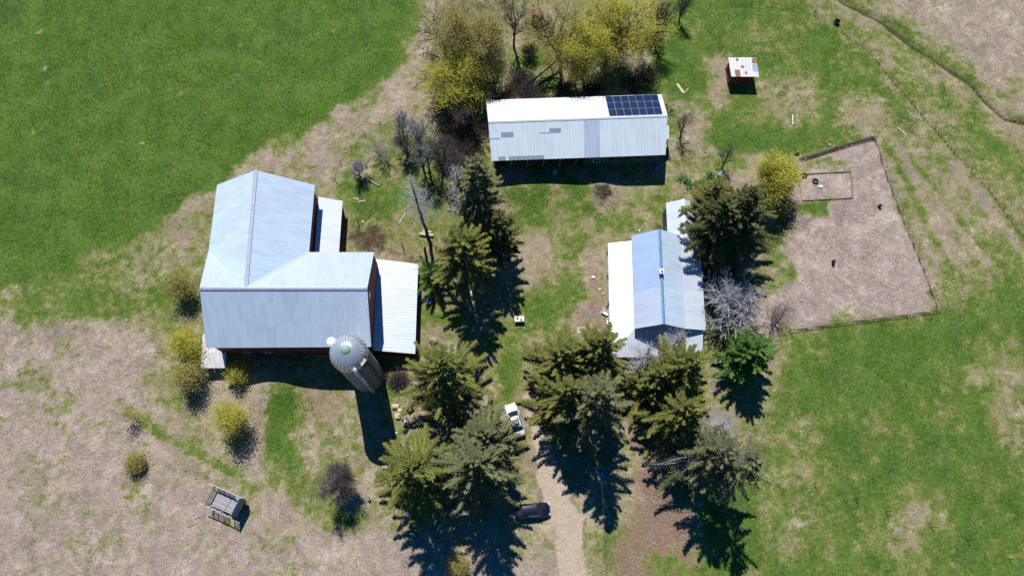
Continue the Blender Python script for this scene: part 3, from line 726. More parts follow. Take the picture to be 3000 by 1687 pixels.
def window(parent, c, dirv, w, h, frame='trim', t=.06):
    """framed window on a wall at centre c facing outward dirv (horizontal)"""
    c = Vector(c); dv = Vector((dirv[0], dirv[1], 0)).normalized(); s = Vector((-dv.y, dv.x, 0)); up = Vector((0, 0, 1))
    fr = MB(); b = .08
    for (cx, cz, sw, sh) in ((0, h/2, w+b, b), (0, -h/2, w+b, b), (-w/2, 0, b, h-b), (w/2, 0, b, h-b)):
        p = c+s*cx+up*cz
        lo = [p-s*sw/2-up*sh/2, p+s*sw/2-up*sh/2, p+s*sw/2-up*sh/2+dv*t, p-s*sw/2-up*sh/2+dv*t]
        fr.hexa(lo[::-1], [q+up*sh for q in lo[::-1]])
    f = fr.build('window', frame, parent)
    g = MB(); p = c
    lo = [p-s*w/2-up*h/2, p+s*w/2-up*h/2, p+s*w/2-up*h/2+dv*t*.4, p-s*w/2-up*h/2+dv*t*.4]
    g.hexa(lo[::-1], [q+up*h for q in lo[::-1]])
    pg = MB(); pg.v = g.v; pg.f = g.f; pg.m = g.m; pg.uv = g.uv; pg.var = g.var
    o = pg.build('pane', 'glass', parent); o.parent = f
    return f

# --- BARN -----------------------------------------------------------------
HE, HR = 6.8, 11.25
EBR = V3(at(1096, 738.7, HE)); EFR = V3(at(1087.4, 1015.8, HE)); EFL = V3(at(603.6, 1019, HE))
RR = V3(at(1075.7, 843.6, HR)); RL = V3(at(575, 846, HR))
RR = Vector((EFR.x*.5+EBR.x*.5, (EFR.y+EBR.y)/2, HR))
EBL = Vector((2*RL.x-EFL.x, EBR.y, HE)); RL = Vector((RL.x, RR.y, HR)); EBL.x = EFL.x
RL.x = EFL.x+.05
barn_o = ((EFL.x+EFR.x)/2, (EFL.y+EBR.y)/2, 0.)
barn = thing('barn', 'red board barn with two crossing blue grey metal roofs beside the silo', 'barn', barn_o)
# south wing
SL0 = V3(at(636, 541.5, HE)); SR0 = V3(at(922.4, 542.7, HE)); S0 = V3(at(745, 501, HR)); SRf = V3(at(914.5, 738, HE)); SLf = V3(at(623, 740.7, HE))
yb = (SL0.y+SR0.y)/2; SL0.y = SR0.y = yb
S0 = Vector(((SL0.x+SR0.x)/2-.1, yb, HR-.02))
S1 = Vector((V3(at(731, 841, HR)).x, RR.y, HR-.02))
S1.x = (S1.x+S0.x)/2+ .0
SLf = Vector((SL0.x+.05, EBR.y, HE)); SRf = Vector((SR0.x, EBR.y, HE))
mb = MB()
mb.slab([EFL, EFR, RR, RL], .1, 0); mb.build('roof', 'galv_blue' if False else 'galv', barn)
mb = MB()
mb.slab([EBR, SRf+Vector((0, .0, 0)), S1+Vector((0, 0, .0)), RR], .1, 0)
mb.slab([SLf, EBL, RL, S1], .1, 0); mb.build('roof', 'galv_sun_pale', barn)
mb = MB()
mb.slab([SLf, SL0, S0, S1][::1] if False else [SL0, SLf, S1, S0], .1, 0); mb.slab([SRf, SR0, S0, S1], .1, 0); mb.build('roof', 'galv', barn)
ridge_cap(RL+Vector((0, 0, .02)), RR+Vector((0, 0, .02)), .25).build('ridge_cap', 'galv_trim', barn)
ridge_cap(S0+Vector((0, 0, .03)), S1+Vector((0, -.1, .03)), .25).build('ridge_cap', 'galv_trim', barn)
vm = MB(); vm.beam(SLf+Vector((0, 0, .06)), S1+Vector((0, 0, .05)), .18, .05); vm.beam(SRf+Vector((0, 0, .06)), S1+Vector((0, 0, .05)), .18, .05); vm.build('valley_flashing', 'galv_trim', barn)
OV = .45
wl, wr_, wf, wb = EFL.x+OV, EFR.x-OV+.15, EFL.y+OV, EBR.y-OV
mb = MB(); top = HE+.05
ZB = -.6
wall(mb, (wl, wf), (wr_, wf), ZB, top+.15); wall(mb, (wr_, wf), (wr_, wb), ZB, top+.15); wall(mb, (wr_, wb), (wl, wb), ZB, top+.15); wall(mb, (wl, wb), (wl, wf), ZB, top+.15)
sl = (HR-HE)/(RR.y-EFR.y)
gable_fill(mb, (wr_, wf), (wr_, wb), (wr_, (wf+wb)/2, HR-.22), top+.15); gable_fill(mb, (wl, wb), (wl, wf), (wl, (wf+wb)/2, HR-.22), top+.15)
mb.build('wall', 'red_board', barn)
mb = MB(); sx0, sx1, sy1 = SL0.x+OV, SR0.x-OV+.1, yb-OV
wall(mb, (sx1, wb+.01), (sx1, sy1), ZB, top+.15); wall(mb, (sx1, sy1), (sx0, sy1), ZB, top+.15); wall(mb, (sx0, sy1), (sx0, wb+.01), ZB, top+.15)
gable_fill(mb, (sx1, sy1), (sx0, sy1), ((sx0+sx1)/2, sy1, HR-.22), top+.15)
mb.build('wall', 'red_board', barn)
fm = MB(); fm.box(((wl+wr_)/2, wf-.06, -.1), (wr_-wl+.1, .1, 1.1)); fm.build('foundation', 'stone', barn)
dm = MB(); dpos = V3(at(868, 1040, 2)).x
dm.box((dpos-1.6, wf-.06, 2.9), (3.1, .08, 4.0)); dd_ = dm.build('barn_door', 'red_board', barn)
tm = MB(); tm.box((dpos, wf-.1, 5.05), (7.2, .12, .16)); tm.build('door_track', 'rust_steel', barn)
for xx in (wl+3.2, wl+6.0, wr_-3.0): window(barn, (xx, wf, 2.2), (0, -1), .8, .9)
window(barn, (wr_, (wf+wb)/2, 8.4), (1, 0), .9, 1.1)
# lean-tos on the east side
def lean_to(parent, tl, tr, br, bl, zt, zb_, mat, wmat='red_board', walls=('r', 'f', 'b')):
    q = [V3(at(*br, zb_)), V3(at(*tr, zb_)), V3(at(*tl, zt)), V3(at(*bl, zt))]     # eave = right side
    x1 = (q[0].x+q[1].x)/2; q[0].x = q[1].x = x1
    mb = MB(); mb.slab(q, .08, 0); rf = mb.build('lean_to_roof', mat, parent)
    mb = MB(); x0 = q[3].x+.1; x1 -= .3; y0 = q[0].y+.3; y1 = q[1].y-.3
    e = zb_-.02
    if 'r' in walls: wall(mb, (x1, y0), (x1, y1), ZB, e)
    slope = (zt-zb_)/(q[0].x-q[3].x)
    if 'f' in walls: wall(mb, (x0, y0), (x1-.16, y0), ZB, zb_+slope*(x1-x0)-.12, z1b=e-.05)
    if 'b' in walls: wall(mb, (x1-.16, y1), (x0, y1), ZB, e-.05, z1b=zb_+slope*(x1-x0)-.12)
    mb.build('lean_to_wall', wmat, parent); return q
L1T, L1B = 3.6, 2.7
lean_to(barn, (932.7, 576.6), (1001.8, 588.3), (994.5, 745), (921, 745), L1T, L1B, 'lean_roof', walls=('r', 'b'))
L2T, L2B = 3.6, 2.5
lean_to(barn, (1097, 758), (1224, 773), (1217.5, 1036), (1089, 1025.5), L2T, L2B, 'lean_roof')
# small white shed leaning on the west wall
SHZ = 2.7
q = [V3(at(587, 1074, 2.2)), V3(at(658.6, 1080, 2.3)), V3(at(661.7, 1044.6, 2.75)), V3(at(597, 983, 3.0))]
ssh = thing('lean_to_shed', 'low shed with patched white roof at the southwest corner of the barn' if False else 'low shed with a patched white roof tucked against the barn corner beside yellow green shrubs', 'shed', (q[0].x*.5+q[1].x*.5, q[0].y+1.5, 0))
yb0 = (q[0].y+q[1].y)/2; xa, xb = q[0].x, q[1].x
xb = min(xb, wl-.02+2.2)
yt = yb0+4.6
mb = MB(); mb.slab([(xa, yb0, 2.1), (xb, yb0, 2.1), (xb, wf-.08, 2.5), (xa, wf-.08, 2.5)], .07)
mb.slab([(xa, wf-.08, 2.5), (wl-.03, wf-.08, 2.5), (wl-.03, yt, 2.8), (xa, yt, 2.8)], .07)
mb.build('roof', 'shingle_white', ssh)
mb = MB(); wall(mb, (xa+.25, yb0+.25), (xb-.25, yb0+.25), ZB, 2.0); wall(mb, (xa+.25, yt-.2), (xa+.25, yb0+.4), ZB, 2.0); wall(mb, (xb-.25, yb0+.4), (xb-.25, wf-.12), ZB, 2.02)
mb.build('wall', 'grey_board', ssh)

# --- SILO -----------------------------------------------------------------
ZA = 16.4
ap = at(1012, 1023, ZA); SR_ = 2.2; SE_ = 14.3
sx_, sy_ = ap[0], ap[1]
silo = thing('silo', 'tall round concrete silo with a shiny metal dome and green cap', 'silo', (sx_, sy_, 0))
mb = MB(); mb.lathe((sx_, sy_, 0), [(SR_, -.6), (SR_, SE_)], 40); mb.build('stave_wall', 'stave', silo)
mb = MB(); n_ = 36; prof = [(SR_+.09, SE_-.25), (SR_+.1, SE_)]+[((SR_+.08)*math.cos(t), SE_+(ZA-SE_)*math.sin(t)) for t in np.linspace(.08, 1.45, 9)]
mb.lathe((sx_, sy_, 0), prof, n_); mb.build('dome', plain('shiny dome sheets', (.60, .64, .70), .34, .55, .12, .8), silo, True)
dome = silo.children[-1] if silo.children else None
rb = MB()
for j in range(26):
    a = 2*PI*j/26
    pts = [(sx_+(r+.015)*math.cos(a), sy_+(r+.015)*math.sin(a), zz+.015) for (r, zz) in prof[1:]]
    rb.tube(pts, .02, 4)
rb.build('dome_rib', plain('dull dome seam', (.36, .40, .46), .45, .4), silo)
mb = MB(); mb.lathe((sx_, sy_, 0), [(.58, ZA-.18), (.60, ZA-.02), (.42, ZA+.16), (.12, ZA+.3), (.02, ZA+.32)], 14); mb.build('cap', 'green_cap', silo)
toC = math.atan2(0-sy_, 0-sx_)     # the pipe and hatch are on the yard side
def onsilo(a, r, zz): return Vector((sx_+r*math.cos(a), sy_+r*math.sin(a), zz))
pa = toC-.30
mb = MB(); mb.tube([onsilo(pa, SR_+.34, .9), onsilo(pa, SR_+.34, SE_-.2)], .19, 10); mb.tube([onsilo(pa, SR_+.34, SE_-1.6), onsilo(pa, SR_+.30, SE_-.1), onsilo(pa, SR_-.1, SE_+.75)], .24, 10)
for zz in np.arange(1.5, SE_-.5, 2.1): mb.tube([onsilo(pa, SR_+.34, zz), onsilo(pa, SR_+.34, zz+.14)], .23, 10)
mb.build('filler_pipe', plain('blue white pipe', (.72, .82, .95), .3, .1), silo, True)
ha = toC+.28
mb = MB(); c0 = onsilo(ha, SR_-.1, SE_+.25); mb.box(c0, (.9, 1.0, .75), ha); mb.build('hatch', 'rubber', silo)
mb = MB(); mb.box(onsilo(ha, SR_+.05, SE_+.68), (.35, .9, .06), ha); mb.build('hatch_lid', 'pale_wood', silo)
lm = MB(); la = toC+.45
for s in (-.2, .2):
    lm.tube([onsilo(la, SR_+.22, .5)+Vector((-math.sin(la), math.cos(la), 0))*s, onsilo(la, SR_+.22, SE_)+Vector((-math.sin(la), math.cos(la), 0))*s], .025, 4)
for zz in np.arange(.7, SE_, .35): lm.tube([onsilo(la, SR_+.22, zz)+Vector((-math.sin(la), math.cos(la), 0))*s for s in (-.2, .2)], .018, 4)
lm.build('ladder', 'rust_steel', silo)
hp = V3(at(971, 1001, SE_+.5)); e0 = onsilo(math.atan2(hp.y-sy_, hp.x-sx_), SR_-.1, SE_+.4)
mb = MB(); dv = (hp-e0).normalized(); sd = Vector((-dv.y, dv.x, 0))
mb.hexa([e0-sd*.35, hp-sd*.5, hp+sd*.5, e0+sd*.35][::1], [p+Vector((0, 0, .25)) for p in (e0-sd*.35, hp-sd*.5, hp+sd*.5, e0+sd*.35)])
mb.lathe((hp.x, hp.y, hp.z), [(.52, 0), (.55, .2), (.35, .32), (.05, .36)], 14); mb.build('filler_hood', 'white_plastic', silo)

# --- LONG SHED ------------------------------------------------------------
GE, GR = 4.4, 6.65
FL = V3(at(1440, 472, GE)); FR = V3(at(1950, 454, GE)); BL = V3(at(1423.5, 293.4, GE)); BR = V3(at(1938.4, 276.7, GE))
RLs = V3(at(1423.5, 357.6, GR)); RRs = V3(at(1949.7, 339.3, GR))
RLs = Vector((.5*(FL.x+BL.x)-.05, RLs.y, GR)); RRs = Vector((.5*(FR.x+BR.x)+.05, RRs.y, GR))
shed = thing('long_shed', 'long low machine shed with ribbed metal roof carrying solar panels', 'shed', ((FL.x+FR.x)/2, (FL.y+BR.y)/2, 0))
def rq(u0, u1, v0, v1, F0=FL, F1=FR, R1=RRs, R0=RLs, lift=0.):
    """patch of the front slope, u along, v up; lifted along z"""
    def P(u, v): return lerp(lerp(F0, F1, u), lerp(R0, R1, u), v)+Vector((0, 0, lift))
    return [P(u0, v0), P(u1, v0), P(u1, v1), P(u0, v1)]
mb = MB()
mb.slab(rq(0, .53, 0, 1), .1, 0); mb.slab(rq(.53, .62, 0, 1, lift=.004), .1, 2); mb.slab(rq(.62, 1, 0, 1), .1, 0)
for (u0, u1, v0, v1) in ((.065, .135, .59, .72), (.335, .40, .66, .78), (0.28, .335, .655, .68), (.10, .30, 0., .1), (.04, .08, 0., .1), (0.0, .06, .55, .58)):
    mb.face(rq(u0, u1, v0, v1, lift=.012), 1, [(0, 0), (3, 0), (3, 1), (0, 1)])
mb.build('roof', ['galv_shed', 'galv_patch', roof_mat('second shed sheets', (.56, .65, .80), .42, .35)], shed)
mb = MB(); mb.slab([BR, BL, RLs+Vector((0, .02, 0)), RRs+Vector((0, .02, 0))], .1, 0); mb.build('roof', 'white_roof', shed)  # sunny slope: lit copy of the front sheets, glare painted as white
ridge_cap(RLs+Vector((0, 0, .04)), RRs+Vector((0, 0, .04)), .2).build('ridge_cap', 'white_plastic', shed)
ov = .5
fy0 = lerp(FL, FR, 0); 
def sp(u, v, zz):   # plan point inside the shed outline: u along, v from front to back
    p = lerp(lerp(FL, FR, u), lerp(BL, BR, u), v); return Vector((p.x, p.y, zz))
mb = MB(); e = GE-.08
wall(mb, sp(.545, .055, 0), sp(.985, .055, 0), ZB, e+.12); wall(mb, sp(.985, .07, 0), sp(.985, .95, 0), ZB, e+.1)
gable_fill(mb, sp(.985, .07, 0), sp(.985, .95, 0), sp(.985, .5, GR-.2), e+.1); mb.build('wall', 'green_board', shed)
mb = MB(); wall(mb, sp(.985, .945, 0), sp(.015, .945, 0), ZB, e+.1); wall(mb, sp(.015, .93, 0), sp(.015, .07, 0), ZB, e+.1); wall(mb, sp(.545, .93, 0), sp(.545, .07, 0), ZB, e+.05)
gable_fill(mb, sp(.015, .93, 0), sp(.015, .07, 0), sp(.015, .5, GR-.2), e+.1); mb.build('wall', 'grey_board', shed)
for u in (.02, .115, .21, .305, .40, .495):
    mb = MB(); p = sp(u, .07, 0); mb.box((p.x, p.y, 1.85), (.18, .18, 4.9)); mb.build('post', 'wood', shed)
dvw = Vector((FR.x-FL.x, FR.y-FL.y, 0)).normalized(); outw = (dvw.y, -dvw.x)
for u, ww, hh in ((.615, 1.0, .95), (.70, .75, .7), (.745, .75, .7), (.79, .75, .7), (.855, .7, .35), (.925, .75, .7)):
    window(shed, sp(u, .055, 2.75 if hh < .9 else 2.3), outw, ww, hh, 'trim' if hh > .9 else 'green_board')
# lean-to porch on the shed's east end
q = [V3(at(1950.5, 367, 3.3)), V3(at(1960, 367, 3.0)), V3(at(1960.5, 408, 3.0)), V3(at(1950.5, 408, 3.3))]
mb = MB(); mb.slab([q[2], q[1], q[0], q[3]], .06); mb.build('lean_to_roof', 'white_roof', shed)
mb = MB()
for p in (q[1], q[2]):
    mb = MB(); mb.box((p.x-.1, p.y, 1.2), (.1, .1, 3.5)); mb.build('lean_to_post', 'wood', shed)
# solar panels: seven by three
def bp(u, v, lift):
    p = lerp(lerp(BL, BR, u), lerp(RLs, RRs, u), v); return p
nrmb = (Vector(BL)-Vector(BR)).cross(Vector(RLs)-Vector(BR)).normalized()
if nrmb.z < 0: nrmb = -nrmb
u0, u1, v0, v1 = .675, .975, .035, .955
for i in range(7):
    for j in range(3):
        a, b = u0+(u1-u0)*(i+.012)/7, u0+(u1-u0)*(i+.988)/7; c, d_ = v0+(v1-v0)*(j+.01)/3, v0+(v1-v0)*(j+.99)/3
        qq = [bp(b, c, 0), bp(a, c, 0), bp(a, d_, 0), bp(b, d_, 0)]
        mb = MB(); lo = [p+nrmb*.06 for p in qq]; hi = [p+nrmb*.10 for p in qq]; mb.hexa(lo, hi, 0)
        fr = mb.build('solar_panel', 'galv_trim', shed)
        def ins(k, e_=.022):
            cc = (qq[0]+qq[1]+qq[2]+qq[3])/4; return lerp(qq[k], cc, e_)+nrmb*.106
        mb = MB(); w_ = (qq[1]-qq[0]).length; h_ = (qq[3]-qq[0]).length
        mb.face([ins(0), ins(1), ins(2), ins(3)], 0, [(0, 0), (w_, 0), (w_, h_), (0, h_)])
        ce = mb.build('cell_sheet', 'solar', shed); ce.parent = fr

# --- HOUSE ----------------------------------------------------------------
EZ, RZ, LZ = 4.7, 7.1, 3.85
eTL = V3(at(1851.7, 691, EZ)); eBL = V3(at(1858.7, 964.5, EZ)); xl = (eTL.x+eBL.x)/2
r0 = V3(at(1934.5, 669.9, RZ)); r1 = V3(at(1943, 947, RZ)); xr = (r0.x+r1.x)/2
bT = V3(at(1995, 690, EZ)); bB = V3(at(2005, 962, EZ)); xk = (bT.x+bB.x)/2
eBR = V3(at(2072.5, 967, LZ)); xe = eBR.x
yN = (eBL.y+r1.y+bB.y)/3; yS = (eTL.y+r0.y+bT.y)/3
skew = (eTL.x-eBL.x)/(yS-yN)
def hx(x, y): return x+skew*(y-(yN+yS)/2)*.8
def hp3(x, y, zz): return Vector((hx(x, y), y, zz))
house = thing('farmhouse', 'farmhouse with white wraparound porch and blue grey metal gable roof', 'house', ((xl+xe)/2, (yN+yS)/2, 0))
ym = yN+(yS-yN)*.385
mb = MB()
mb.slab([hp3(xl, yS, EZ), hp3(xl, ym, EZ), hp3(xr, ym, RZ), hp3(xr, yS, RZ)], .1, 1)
mb.slab([hp3(xl, ym, EZ), hp3(xl, yN, EZ), hp3(xr, yN, RZ), hp3(xr, ym, RZ)], .1, 0); mb.build('roof', ['galv_sun_pale', 'galv_blue'], house)
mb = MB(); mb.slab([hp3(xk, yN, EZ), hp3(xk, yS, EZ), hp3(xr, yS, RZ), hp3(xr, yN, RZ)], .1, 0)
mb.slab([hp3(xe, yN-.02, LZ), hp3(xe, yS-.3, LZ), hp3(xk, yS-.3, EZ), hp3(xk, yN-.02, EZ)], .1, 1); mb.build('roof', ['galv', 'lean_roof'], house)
ridge_cap(hp3(xr, yS, RZ+.03), hp3(xr, yN, RZ+.03), .2).build('ridge_cap', 'blue_trim', house)
wx0, wx1, wy0, wy1 = xl+.3, xe-.35, yN+.4, yS-.35
mb = MB()
wall(mb, hp3(wx0, wy0, 0), hp3(wx1, wy0, 0), ZB, LZ); wall(mb, hp3(wx1, wy0, 0), hp3(wx1, wy1, 0), ZB, LZ); wall(mb, hp3(wx1, wy1, 0), hp3(wx0, wy1, 0), ZB, LZ); wall(mb, hp3(wx0, wy1, 0), hp3(wx0, wy0, 0), ZB, EZ+.1)
for yy, fl in ((wy0, 1), (wy1, -1)):
    pts = [hp3(wx0, yy, LZ), hp3(wx1, yy, LZ), hp3(xk, yy, EZ-.12), hp3(xr, yy, RZ-.15), hp3(wx0, yy, EZ+.05)]
    if fl < 0: pts = pts[::-1]
    mb.face(pts, 0, [((p.x-wx0), p.z) for p in pts]); pts2 = [p+Vector((0, .14*fl, 0)) for p in pts][::-1]; mb.face(pts2, 0, [((p.x-wx0), p.z) for p in pts2])
mb.build('wall', 'siding', house)
for xx, zz, ww, hh in ((xl+1.5, 1.5, .9, 1.4), (xr, 5.2, .8, 1.2), (xr+2.6, 1.6, .9, 1.3), (xl+3.2, 5.0, .7, 1.0)): window(house, (hx(xx, wy0), wy0, zz), (0, -1), ww, hh)
for yy in (wy0+2.2, wy0+5.2, wy0+9.0, wy1-2.): window(house, (hx(wx0, yy), yy, 1.5), (-1, 0), .9, 1.3)
# wraparound porch
PT, PB = 3.5, 2.6
pTL = V3(at(1781.8, 711.9, PB)); px0 = (pTL.x+V3(at(1790, 1045, PB)).x)/2; pyS = pTL.y
pyN = V3(at(1850, 1046, PB)).y; pxE = xe-.3
mb = MB()
A = hp3(px0, pyS, PB); B = hp3(px0, pyN, PB); Cc = hp3(pxE, pyN, PB); D1 = hp3(xl+.29, pyS, PT); E1 = hp3(xl+.29, wy0-.01, PT); F1 = hp3(pxE, wy0-.01, PT)
mb.slab([A, B, E1, D1], .08, 0); mb.slab([B, Cc, F1, E1], .08, 1); mb.build('porch_roof', ['white_roof', 'lean_roof'], house)
for t in (.03, .25, .5, .75, .98):
    p = lerp(A, B, t); mb = MB(); mb.box((p.x+.2, p.y, PB/2-.15), (.13, .13, PB+.2)); mb.build('porch_post', 'trim', house)
for t in (.3, .6, .97):
    p = lerp(B, Cc, t); mb = MB(); mb.box((p.x, p.y+.2, PB/2-.15), (.13, .13, PB+.2)); mb.build('porch_post', 'trim', house)
mb = MB(); mb.hexa([hp3(px0+.2, pyN+.15, .0), hp3(pxE-.1, pyN+.15, .0), hp3(pxE-.1, wy0-.02, .0), hp3(px0+.2, wy0-.02, .0)], [hp3(px0+.2, pyN+.15, .35), hp3(pxE-.1, pyN+.15, .35), hp3(pxE-.1, wy0-.02, .35), hp3(px0+.2, wy0-.02, .35)])
mb.hexa([hp3(px0+.2, wy0-.02, .0), hp3(wx0-.02, wy0-.02, .0), hp3(wx0-.02, pyS-.1, .0), hp3(px0+.2, pyS-.1, .0)], [hp3(px0+.2, wy0-.02, .35), hp3(wx0-.02, wy0-.02, .35), hp3(wx0-.02, pyS-.1, .35), hp3(px0+.2, pyS-.1, .35)])
mb.build('porch_floor', 'grey_board', house)
# rear wing
WE, WR = 3.5, 4.75
a0 = V3(at(1951, 594, WE)); a1 = V3(at(1998.6, 583.6, WR)); a2 = V3(at(2042, 594, WE)); wyT = (a0.y+a2.y)/2
wxm = (a0.x+a2.x)/2
def wp(x, y, zz): return Vector((x+skew*(y-wyT)*.8, y, zz))
ybot = yS-1.1
mb = MB(); mb.slab([wp(a0.x, wyT, WE), wp(a0.x, ybot, WE), wp(wxm, ybot, WR), wp(wxm, wyT, WR)], .09); mb.slab([wp(a2.x, ybot, WE), wp(a2.x, wyT, WE), wp(wxm, wyT, WR), wp(wxm, ybot, WR)], .09); mb.build('wing_roof', 'lean_roof', house)
ridge_cap(wp(wxm, wyT, WR+.03), wp(wxm, ybot, WR+.03), .2).build('ridge_cap', 'white_plastic', house)
mb = MB(); q0, q1, q2, q3 = wp(a0.x+.25, yS-.36, 0), wp(a2.x-.25, yS-.36, 0), wp(a2.x-.25, wyT-.25, 0), wp(a0.x+.25, wyT-.25, 0)
wall(mb, q1, q2, ZB, WE); wall(mb, q2, q3, ZB, WE); wall(mb, q3, q0, ZB, WE); gable_fill(mb, q2, q3, wp(wxm, wyT-.25, WR-.15), WE); mb.build('wing_wall', 'green_board', house)
# small chimney pipe on the ridge
cp = V3(at(1933, 797, RZ+.3)); cx_ = hx(xr, cp.y)
mb = MB(); mb.box((cx_-.12, cp.y, RZ+.2), (.4, .5, .7)); mb.tube([(cx_-.1, cp.y+.05, RZ+.5), (cx_-.1, cp.y+.05, RZ+.95)], .13, 8); mb.build('chimney', 'lightblue_plastic', house)
mb = MB(); mb.box((cx_-.12, cp.y+.02, RZ+.6), (.62, .72, .05)); mb.build('chimney_flashing', 'white_plastic', house)

# --- HEN HOUSE with red slats, small red shed -------------------------------
h0 = [V3(at(2133.6, 169, 2.75)), V3(at(2215, 169, 2.75)), V3(at(2223.6, 225.6, 2.45)), V3(at(2142.4, 225, 2.45))]
hut = thing('animal_hut', 'small hut with rust patched white roof and red slatted front in the pasture', 'hut', ((h0[0].x+h0[1].x)/2, (h0[0].y+h0[2].y)/2, float(gz((h0[0].x+h0[1].x)/2, (h0[0].y+h0[2].y)/2))))
mb = MB(); mb.slab([h0[3], h0[2], h0[1], h0[0]], .07, 0)
def hq(u0, u1, v0, v1, l=.008):
    def P(u, v): return lerp(lerp(h0[3], h0[2], u), lerp(h0[0], h0[1], u), v)+Vector((0, 0, l))
    return [P(u0, v0), P(u1, v0), P(u1, v1), P(u0, v1)]
for u0_, u1_, v0_, v1_, mi in ((.16, .34, 0, .36, 1), (.86, .995, .68, .99, 1), (.83, .99, .27, .66, 2), (.26, .35, .8, .97, 1), (.52, .60, .13, .27, 1), (.4, .52, .45, .58, 1), (.83, .86, .7, .9, 1)):
    mb.face(hq(u0_, u1_, v0_, v1_), mi, [(0, 0), (1, 0), (1, 1), (0, 1)])
mb.build('roof', ['patched', 'rust_sheet', 'galv_patch'], hut)
bx0, bx1 = h0[3].x+.15, h0[2].x-.55; by0, by1 = h0[3].y+.25, h0[0].y-.2
mb = MB(); wall(mb, (bx1, by0), (bx1, by1), -.3, 2.4, .05); wall(mb, (bx1, by1), (bx0, by1), -.3, 2.6, .05); mb.build('wall', 'red_board', hut)
for k in range(8):
    x_ = bx0+.1+(bx1-bx0-.2)*k/7
    mb = MB(); mb.box((x_, by0, 1.1), (.2, .035, 2.7)); mb.build('slat', 'hut_board', hut)
for k in range(6):
    y_ = by0+.2+(by1-by0-.3)*k/5
    mb = MB(); mb.box((bx0, y_, 1.1), (.035, .2, 2.7)); mb.build('slat', 'hut_board', hut)
for zz in (2.25, .25):
    mb = MB(); mb.box(((bx0+bx1)/2, by0+.04, zz), (bx1-bx0, .05, .12)); mb.build('rail', 'dark_wood', hut)
c_ = [V3(at(1555.5, 33, 2.7)), V3(at(1572, 20, 2.7)), V3(at(1595, 41, 2.35)), V3(at(1579, 54, 2.35))]
red = thing('tool_shed', 'tiny shed with rusty red roof among the budding trees', 'shed', ((c_[0].x+c_[2].x)/2, (c_[0].y+c_[2].y)/2, 0))
mb = MB(); mb.slab([c_[3], c_[2], c_[1], c_[0]], .07); mb.build('roof', 'rusty', red)
cen = sum((Vector(c) for c in c_), Vector())/4
iw = [lerp(c, Vector((cen.x, cen.y, c.z)), .14) for c in c_]
mb = MB()
for i, (a, b) in enumerate(((3, 2), (2, 1), (1, 0), (0, 3))): wall(mb, iw[a], iw[b], -.4, iw[a].z-.08, .06, z1b=iw[b].z-.08)
mb.build('wall', 'red_board', red)
mb = MB(); dmid = lerp(iw[3], iw[0], .5); mb.box((dmid.x-.05, dmid.y-.05, .95), (.75, .05, 1.8), math.atan2(iw[0].y-iw[3].y, iw[0].x-iw[3].x)); mb.build('door', 'dark_wood', red)
# ------------------------------------------------------------------ trees
def basetop(tx, ty, h, bx=None, by=None):
    """top seen at photo point (tx, ty) at height h above ground -> base, top"""
    z = 0.
    for _ in range(3):
        p = at(tx, ty, h+z); z = float(gz(p[0], p[1]))
    top = Vector(at(tx, ty, h+z)); base = gpos(top.x, top.y)
    if bx is not None: base = gd(bx, by)
    return base, top
class Leaf:
    def __init__(s): s.V = []; s.var = []
    def quad(s, p, dv, side, L, W, var):
        """leaf-shaped quad: narrow at both ends"""
        q = p+dv*L*.45
        s.V.append((p, q+side*W*.5, p+dv*L, q-side*W*.5)); s.var.append(var)
    def build(s, name, mat, parent):
        V = np.array([[tuple(q) for q in f] for f in s.V], dtype=np.float32)-np.array(parent['_o'], dtype=np.float32)
        o = fast_mesh(name, V, 4, np.clip(s.var, 0, 1), [mat]); o.parent = parent; return o
def rot_about(v, ax, a): 
    ca, sa = math.cos(a), math.sin(a); return v*ca+ax.cross(v)*sa+ax*ax.dot(v)*(1-ca)
UP = Vector((0, 0, 1))
